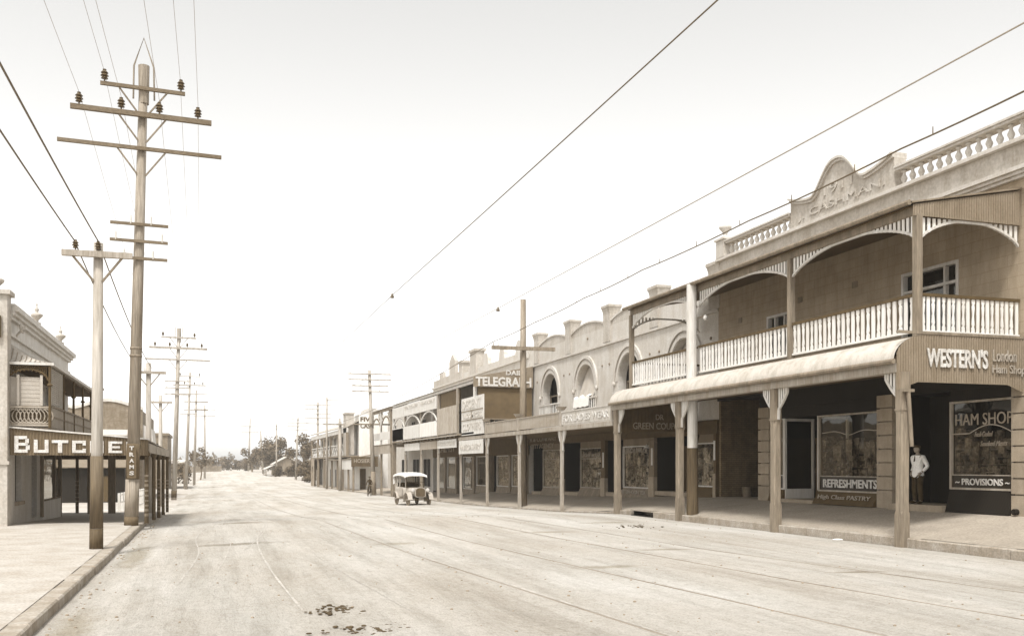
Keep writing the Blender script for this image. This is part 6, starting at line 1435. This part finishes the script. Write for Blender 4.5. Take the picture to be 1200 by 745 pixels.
def car():
    x, y = 12.9, 62.0; zb = road_z(x, y) ; loc = (x, y, zb); rz = R(6)
    c = thing('touring_car', 'pale open touring car with raised white canvas top parked facing the camera', 'car', loc)
    def put(mb, name, m, par, smooth=False): q = MB(); q.add(placed(mb.v, loc, rz), mb.f); return q.build(name, m, par, smooth)
    # tub: cross sections along y (front negative)
    def section(yy, w, z0, z1, r=.1): return [(-w + .06, yy, z0), (w - .06, yy, z0), (w, yy, z0 + .15), (w, yy, z1 - r), (w - r * .4, yy, z1), (-w + r * .4, yy, z1), (-w, yy, z1 - r), (-w, yy, z0 + .15)]
    def loft(secs):
        k = MB(); n = len(secs[0])
        for s_ in secs: k.v += s_
        for j in range(len(secs) - 1):
            for i in range(n): k.f.append((j * n + i, j * n + (i + 1) % n, (j + 1) * n + (i + 1) % n, (j + 1) * n + i))
        k.f.append(tuple(range(n))); e = (len(secs) - 1) * n; k.f.append(tuple(e + i for i in range(n))); return k
    put(loft([section(-.42, .52, .5, 1.16), section(-.1, .66, .5, 1.14), section(.4, .72, .5, 1.16), section(1.2, .74, .5, 1.18), section(1.75, .70, .5, 1.2), section(2.0, .60, .55, 1.12)]), 'body', 'car_body', c)
    put(loft([section(-1.42, .30, .62, 1.06, .16), section(-.95, .38, .6, 1.10, .16), section(-.43, .50, .58, 1.15, .16)]), 'bonnet', 'car_body', c)
    k = MB(); k.box(-.6, .6, -.05, 1.7, 1.205, 1.21); k.box(-.58, .58, .45, .62, 1.18, 1.42); k.box(-.6, .6, 1.45, 1.65, 1.18, 1.45); put(k, 'seats', 'black', c)
    K = 16; out = [(.36 * math.cos(math.pi * t / K), 1.0 + .20 * math.sin(math.pi * t / K)) for t in range(K + 1)] + [(-.36, .62), (-.22, .55), (.22, .55), (.36, .62)]
    k = MB(); k.prism(out, lambda u, z, w: (u, -1.44 - w, z), 0, .10); rd = put(k, 'radiator', 'car_body', c)
    inn = [(u * .84, .84 + (z - .84) * .86) for u, z in out]; k = MB(); k.prism(inn, lambda u, z, w: (u, -1.54 - w, z), .001, .012); put(k, 'grille', 'timber_dk', rd)
    k = MB(); k.blob((0, -1.49, 1.23), .04, .04, .05, 8, 6); put(k, 'radiator_cap', 'metal', rd)
    for s in (-1, 1):
        k = MB(); M3 = Matrix.Rotation(R(90), 3, 'X'); k.lathe((s * .50, -1.42, 1.0), [(.03, -.14), (.09, -.08), (.125, .06), (.135, .10)], 14, M3); h = put(k, 'headlight', 'car_body', c, True)
        k = MB(); k.lathe((s * .50, -1.52, 1.0), [(.12, 0), (.10, .02), (0, .03)], 14, M3); put(k, 'lens', 'sign_white', h)
        for yy, rr in ((-1.12, .385), (1.38, .385)):
            k = MB(); M4 = Matrix.Rotation(R(90), 3, 'Y'); pr = [(rr - .075, -.035), (rr - .02, -.042), (rr, -.015), (rr, .015), (rr - .02, .042), (rr - .075, .035), (rr - .075, -.035)]; k.lathe((s * .70, yy, rr), pr, 22, M4); w = put(k, 'wheel', 'rubber', c)
            k = MB(); k.lathe((s * .70, yy, rr), [(rr - .12, -.025), (rr - .085, -.03), (rr - .085, .03), (rr - .12, .025), (rr - .12, -.025)], 22, M4)
            for t in range(12): a = 2 * math.pi * t / 12; k.tube((s * .70, yy, rr), (s * .70, yy + (rr - .1) * math.cos(a), rr + (rr - .1) * math.sin(a)), .024, .017, 6)
            k.tube((s * .63, yy, rr), (s * .79, yy, rr), .06, .05, 10); put(k, 'spokes', 'car_body', w)
            k = MB(); a0, a1 = (R(-12), R(175)) if yy < 0 else (R(15), R(172)); N = 14; A = []; B = []; A2 = []; B2 = []
            for t in range(N + 1):
                a = a0 + (a1 - a0) * t / N; q_ = .50 + (.05 if t in (0, N) else 0)
                yy2 = yy + q_ * math.cos(a) * (1.15 if (math.cos(a) > 0 and yy < 0) else 1.0); zz = rr + q_ * math.sin(a)
                A.append((s * .56, yy2, zz)); B.append((s * .86, yy2, zz - .02)); A2.append((s * .56, yy2, zz - .025)); B2.append((s * .86, yy2, zz - .045))
            k.band(A, B, A2, B2); put(k, 'mudguard', 'car_body', c)
        k = MB(); k.box(min(s * .58, s * .84), max(s * .58, s * .84), -.56, .92, .42, .46); put(k, 'running_board', 'timber', c)
        k = MB(); k.prism([(.1, .62), (.75, .62), (.75, 1.12), (.1, 1.12)], lambda u, z, w: (s * (.715 + w), u, z), 0, .02); d = put(k, 'door', 'car_body', c)
        k = MB(); k.tube((s * .745, .65, .98), (s * .745, .74, .98), .014, .014, 6); put(k, 'handle', 'metal', d)
        k = MB()
        for a, b2 in (((s * .62, -.38, 1.14), (s * .60, -.30, 1.97)), ((s * .70, .75, 1.14), (s * .66, .60, 1.99)), ((s * .66, 1.85, 1.15), (s * .64, 1.95, 1.93)), ((s * .70, 1.3, 1.15), (s * .66, 1.25, 1.99))): k.bar(a, b2, .05, .06)
        put(k, 'hood_bow', 'car_body', c)
    k = MB(); N = 12; rows = []
    ys = [-.62, -.5, 0, .6, 1.2, 1.75, 1.98, 2.04]; dz = [-.13, -.03, .03, .05, .04, .0, -.05, -.16]
    for yy, d_ in zip(ys, dz): rows.append([(-.76 + 1.52 * t / N, yy, 1.99 + d_ + .10 * (1 - (2 * t / N - 1) ** 4)) for t in range(N + 1)])
    for r0, r1 in zip(rows, rows[1:]): k.strip(r0, r1)
    for r0, r1 in zip(rows, rows[1:]): k.strip([(a, b_, z - .05) for a, b_, z in r0], [(a, b_, z - .05) for a, b_, z in r1])
    for s in (0, -1): k.strip([r_[s] for r_ in rows], [(r_[s][0], r_[s][1], r_[s][2] - .12) for r_ in rows])
    k.strip(rows[0], [(a, b_, z - .06) for a, b_, z in rows[0]]); k.strip(rows[-1], [(a, b_, z - .5) for a, b_, z in rows[-1]]); put(k, 'canvas_top', 'car_top', c, True)
    k = MB(); k.box(-.62, -.58, -.44, -.40, 1.14, 1.92); k.box(.58, .62, -.44, -.40, 1.14, 1.92); k.box(-.58, .58, -.44, -.40, 1.14, 1.18); k.box(-.58, .58, -.44, -.40, 1.5, 1.53); k.box(-.58, .58, -.44, -.40, 1.88, 1.92); w = put(k, 'windscreen', 'black', c)
    k = MB(); k.face([(-.58, -.42, 1.18), (.58, -.42, 1.18), (.58, -.42, 1.88), (-.58, -.42, 1.88)]); put(k, 'pane', 'glass', w)
    k = MB(); k.path([(.33 + .19 * math.cos(2 * math.pi * t / 16), .02 + .06 * math.cos(2 * math.pi * t / 16) * 0 + .09 * math.sin(2 * math.pi * t / 16), 1.30 + .17 * math.sin(2 * math.pi * t / 16)) for t in range(17)], .016, 6); k.tube((.33, .02, 1.30), (.33, -.35, 1.0), .02, .02, 6); put(k, 'steering_wheel', 'black', c)
    k = MB(); k.box(-.62, .62, -1.55, -1.49, .36, .42); k.tube((-.66, -1.12, .385), (.66, -1.12, .385), .03, .03, 8); k.tube((-.66, 1.38, .385), (.66, 1.38, .385), .04, .04, 8); k.box(-.36, -.28, -1.5, 2.0, .46, .54); k.box(.28, .36, -1.5, 2.0, .46, .54); put(k, 'chassis', 'black', c)
    k = MB(); k.tube((0, 2.02, .75), (0, 2.2, .75), .37, .37, 20); k.tube((0, 2.2, .75), (0, 2.21, .75), .2, .2, 14); put(k, 'spare_wheel', 'rubber', c)
def small_things():
    b = thing('bucket', 'dented tin bucket standing in the dark lane mouth by the brick wall', 'bucket', (21.0, 34.35, .70))
    z = .70
    q = MB(); q.lathe((21.0, 34.35, z), [(.17, 0), (.175, .02), (.215, .40), (.225, .42), (.205, .42), (.165, .04), (0, .04)], 16); q.build('pail', 'tin', b, True)
    q = MB(); q.path([(20.78, 34.35, z + .40), (20.80, 34.30, z + .30), (21.0, 34.22, z + .22), (21.2, 34.30, z + .30), (21.22, 34.35, z + .40)], .008, 5); q.build('handle', 'metal', b)
    l = thing('hanging_lantern', 'dark hanging lantern under the awning beside the white verandah column', 'lamp', (19.3, 35.6, 3.0))
    q = MB(); q.tube((19.3, 35.6, 3.34), (19.3, 35.6, 4.72), .012, .012, 6); q.build('rod', 'black', l)
    q = MB(); q.lathe((19.3, 35.6, 2.86), [(.06, 0), (.12, .03), (.14, .08), (.17, .34), (.22, .36), (.10, .46), (.04, .52)], 10); q.build('lamp_body', 'black', l)
    g = thing('wall_lamp', 'small goose neck lamp with white shade on the shop front behind the coupon sign', 'lamp', (19.8, 40.5, 3.0))
    q = MB(); q.path([(19.95, 40.4, 3.05), (19.7, 40.4, 3.2), (19.45, 40.4, 3.15), (19.4, 40.4, 2.95)], .015, 6); q.build('arm', 'metal', g)
    q = MB(); q.lathe((19.4, 40.4, 2.80), [(.15, 0), (.11, .06), (.03, .14), (.02, .17)], 12); q.build('shade', 'sign_white', g)
    v = thing('balcony_lamp', 'small white globe lamp fixed beside the verandah column under the balcony arch', 'lamp', (16.9, 30.3, 7.2))
    q = MB(); q.tube((16.75, 30.5, 7.28), (16.8, 30.25, 7.30), .02, .02, 6); q.build('arm', 'metal', v)
    q = MB(); q.blob((16.8, 30.22, 7.22), .08, .08, .10, 10, 8); q.build('globe', 'sign_white', v, True)
    d = thing('drain_cover', 'small round downpipe outlet at the foot of the right hand stone pilaster', 'drain pipe', (19.8, 19.6, .74))
    q = MB(); q.tube((19.75, 19.55, .80), (19.95, 19.55, .80), .08, .08, 12); q.build('pipe', 'dark', d)
# =================================================================== assemble
setup_materials()
M['butcher_iron'] = mat('brown_painted_iron', .115, rough=.6, amt=.14, scale=1.6, fine=.08, fscale=20, bump=.05, dirt=.16)
M['offpole'] = mat('limewashed_pole', .42, amt=.16, scale=4, stretch=(1, 1, .06), fine=.16, fscale=26, bump=.4, bscale=30, dirt=.18)
M['pole_hazed'] = mat('hazed_pole_timber', .40, amt=.2, scale=4, stretch=(1, 1, .06), fine=.2, fscale=26, bump=.4, bscale=30, dirt=.18)  # paler copy of the pole timber, distance haze put into its colour
M['pole_base'] = mat('brown_painted_pole_base', .13, amt=.2, scale=4, stretch=(1, 1, .06), fine=.2, fscale=26, bump=.4, bscale=30, dirt=.2)
ground()
building_one(); building_two(); building_three(); building_four(); building_five(); low_awning(); building_six()
building_left(); left_back_buildings()
poles_and_wires(); greenery()
standing_man(); cyclist(); car(); small_things()

HAZE = 0.0003
if HAZE > 0:
    q = MB(); q.box(-620, 620, -70, 640, -4, 24)
    m = bpy.data.materials.new('air'); m.use_nodes = True; nt = m.node_tree; nt.nodes.remove(nt.nodes['Principled BSDF'])
    v = nt.nodes.new('ShaderNodeVolumePrincipled'); v.inputs['Density'].default_value = HAZE; v.inputs['Color'].default_value = (1, .98, .94, 1); v.inputs['Anisotropy'].default_value = -.15
    nt.links.new(v.outputs[0], nt.nodes['Material Output'].inputs['Volume'])
    o = q.build('haze', m, None); tag(o, 'thin pale haze hanging over the whole street', 'haze', None, 'stuff')

# sky and sun
w = bpy.data.worlds.new('World'); S.world = w; w.use_nodes = True; nt = w.node_tree; N = nt.nodes; L = nt.links
SUN_EL, SUN_AZ = R(61), R(-148)         # azimuth measured from +Y (down the street) towards +X
sky = N.new('ShaderNodeTexSky'); sky.sky_type = 'NISHITA'; sky.sun_disc = False; sky.sun_elevation = SUN_EL; sky.sun_rotation = SUN_AZ; sky.dust_density = 1.5; sky.air_density = 1.0; sky.ozone_density = 1.0
# plates of the period see mostly blue light: take the sky's blue and a little green as the one tone
sp = N.new('ShaderNodeSeparateColor'); L.new(sky.outputs[0], sp.inputs[0])
bw = N.new('ShaderNodeMath'); bw.operation = 'MULTIPLY_ADD'; bw.inputs[1].default_value = .45; L.new(sp.outputs[1], bw.inputs[0])
b2 = N.new('ShaderNodeMath'); b2.operation = 'MULTIPLY'; b2.inputs[1].default_value = .50; L.new(sp.outputs[2], b2.inputs[0]); b3 = N.new('ShaderNodeMath'); b3.operation = 'MULTIPLY_ADD'; b3.inputs[1].default_value = .18; L.new(sp.outputs[0], b3.inputs[0]); L.new(b2.outputs[0], b3.inputs[2]); L.new(b3.outputs[0], bw.inputs[2])
tint = N.new('ShaderNodeMix'); tint.data_type = 'RGBA'; tint.blend_type = 'MULTIPLY'; tint.inputs[0].default_value = 1; tint.inputs[7].default_value = (1.0, .993, .975, 1)
L.new(bw.outputs[0], tint.inputs[6]); L.new(tint.outputs[2], N['Background'].inputs['Color']); N['Background'].inputs['Strength'].default_value = .143
sd = bpy.data.lights.new('sun', 'SUN'); sd.energy = 2.0; sd.angle = R(11); sd.color = (1, .994, .978)
so = bpy.data.objects.new('sun', sd); COL.objects.link(so)
d = Vector((math.sin(SUN_AZ) * math.cos(SUN_EL), math.cos(SUN_AZ) * math.cos(SUN_EL), math.sin(SUN_EL)))
so.rotation_euler = (-d).to_track_quat('-Z', 'Y').to_euler(); so.location = (0, 0, 30)

cam = bpy.data.cameras.new('camera'); co = bpy.data.objects.new('camera', cam); COL.objects.link(co); S.camera = co
co.location = (0, 0, 2.0); co.rotation_euler = (R(90), 0, R(-17.65)); cam.sensor_width = 36; cam.lens = 1122 / 1200 * 36; cam.shift_y = .14375; cam.clip_end = 6000; cam.clip_start = .1
S.view_settings.view_transform = 'Standard'; S.view_settings.look = 'None'; S.view_settings.gamma = 1; S.view_settings.use_curve_mapping = False; S.view_settings.exposure = 1.04
S.cycles.max_bounces = 6; S.cycles.transparent_max_bounces = 12; S.cycles.volume_bounces = 2
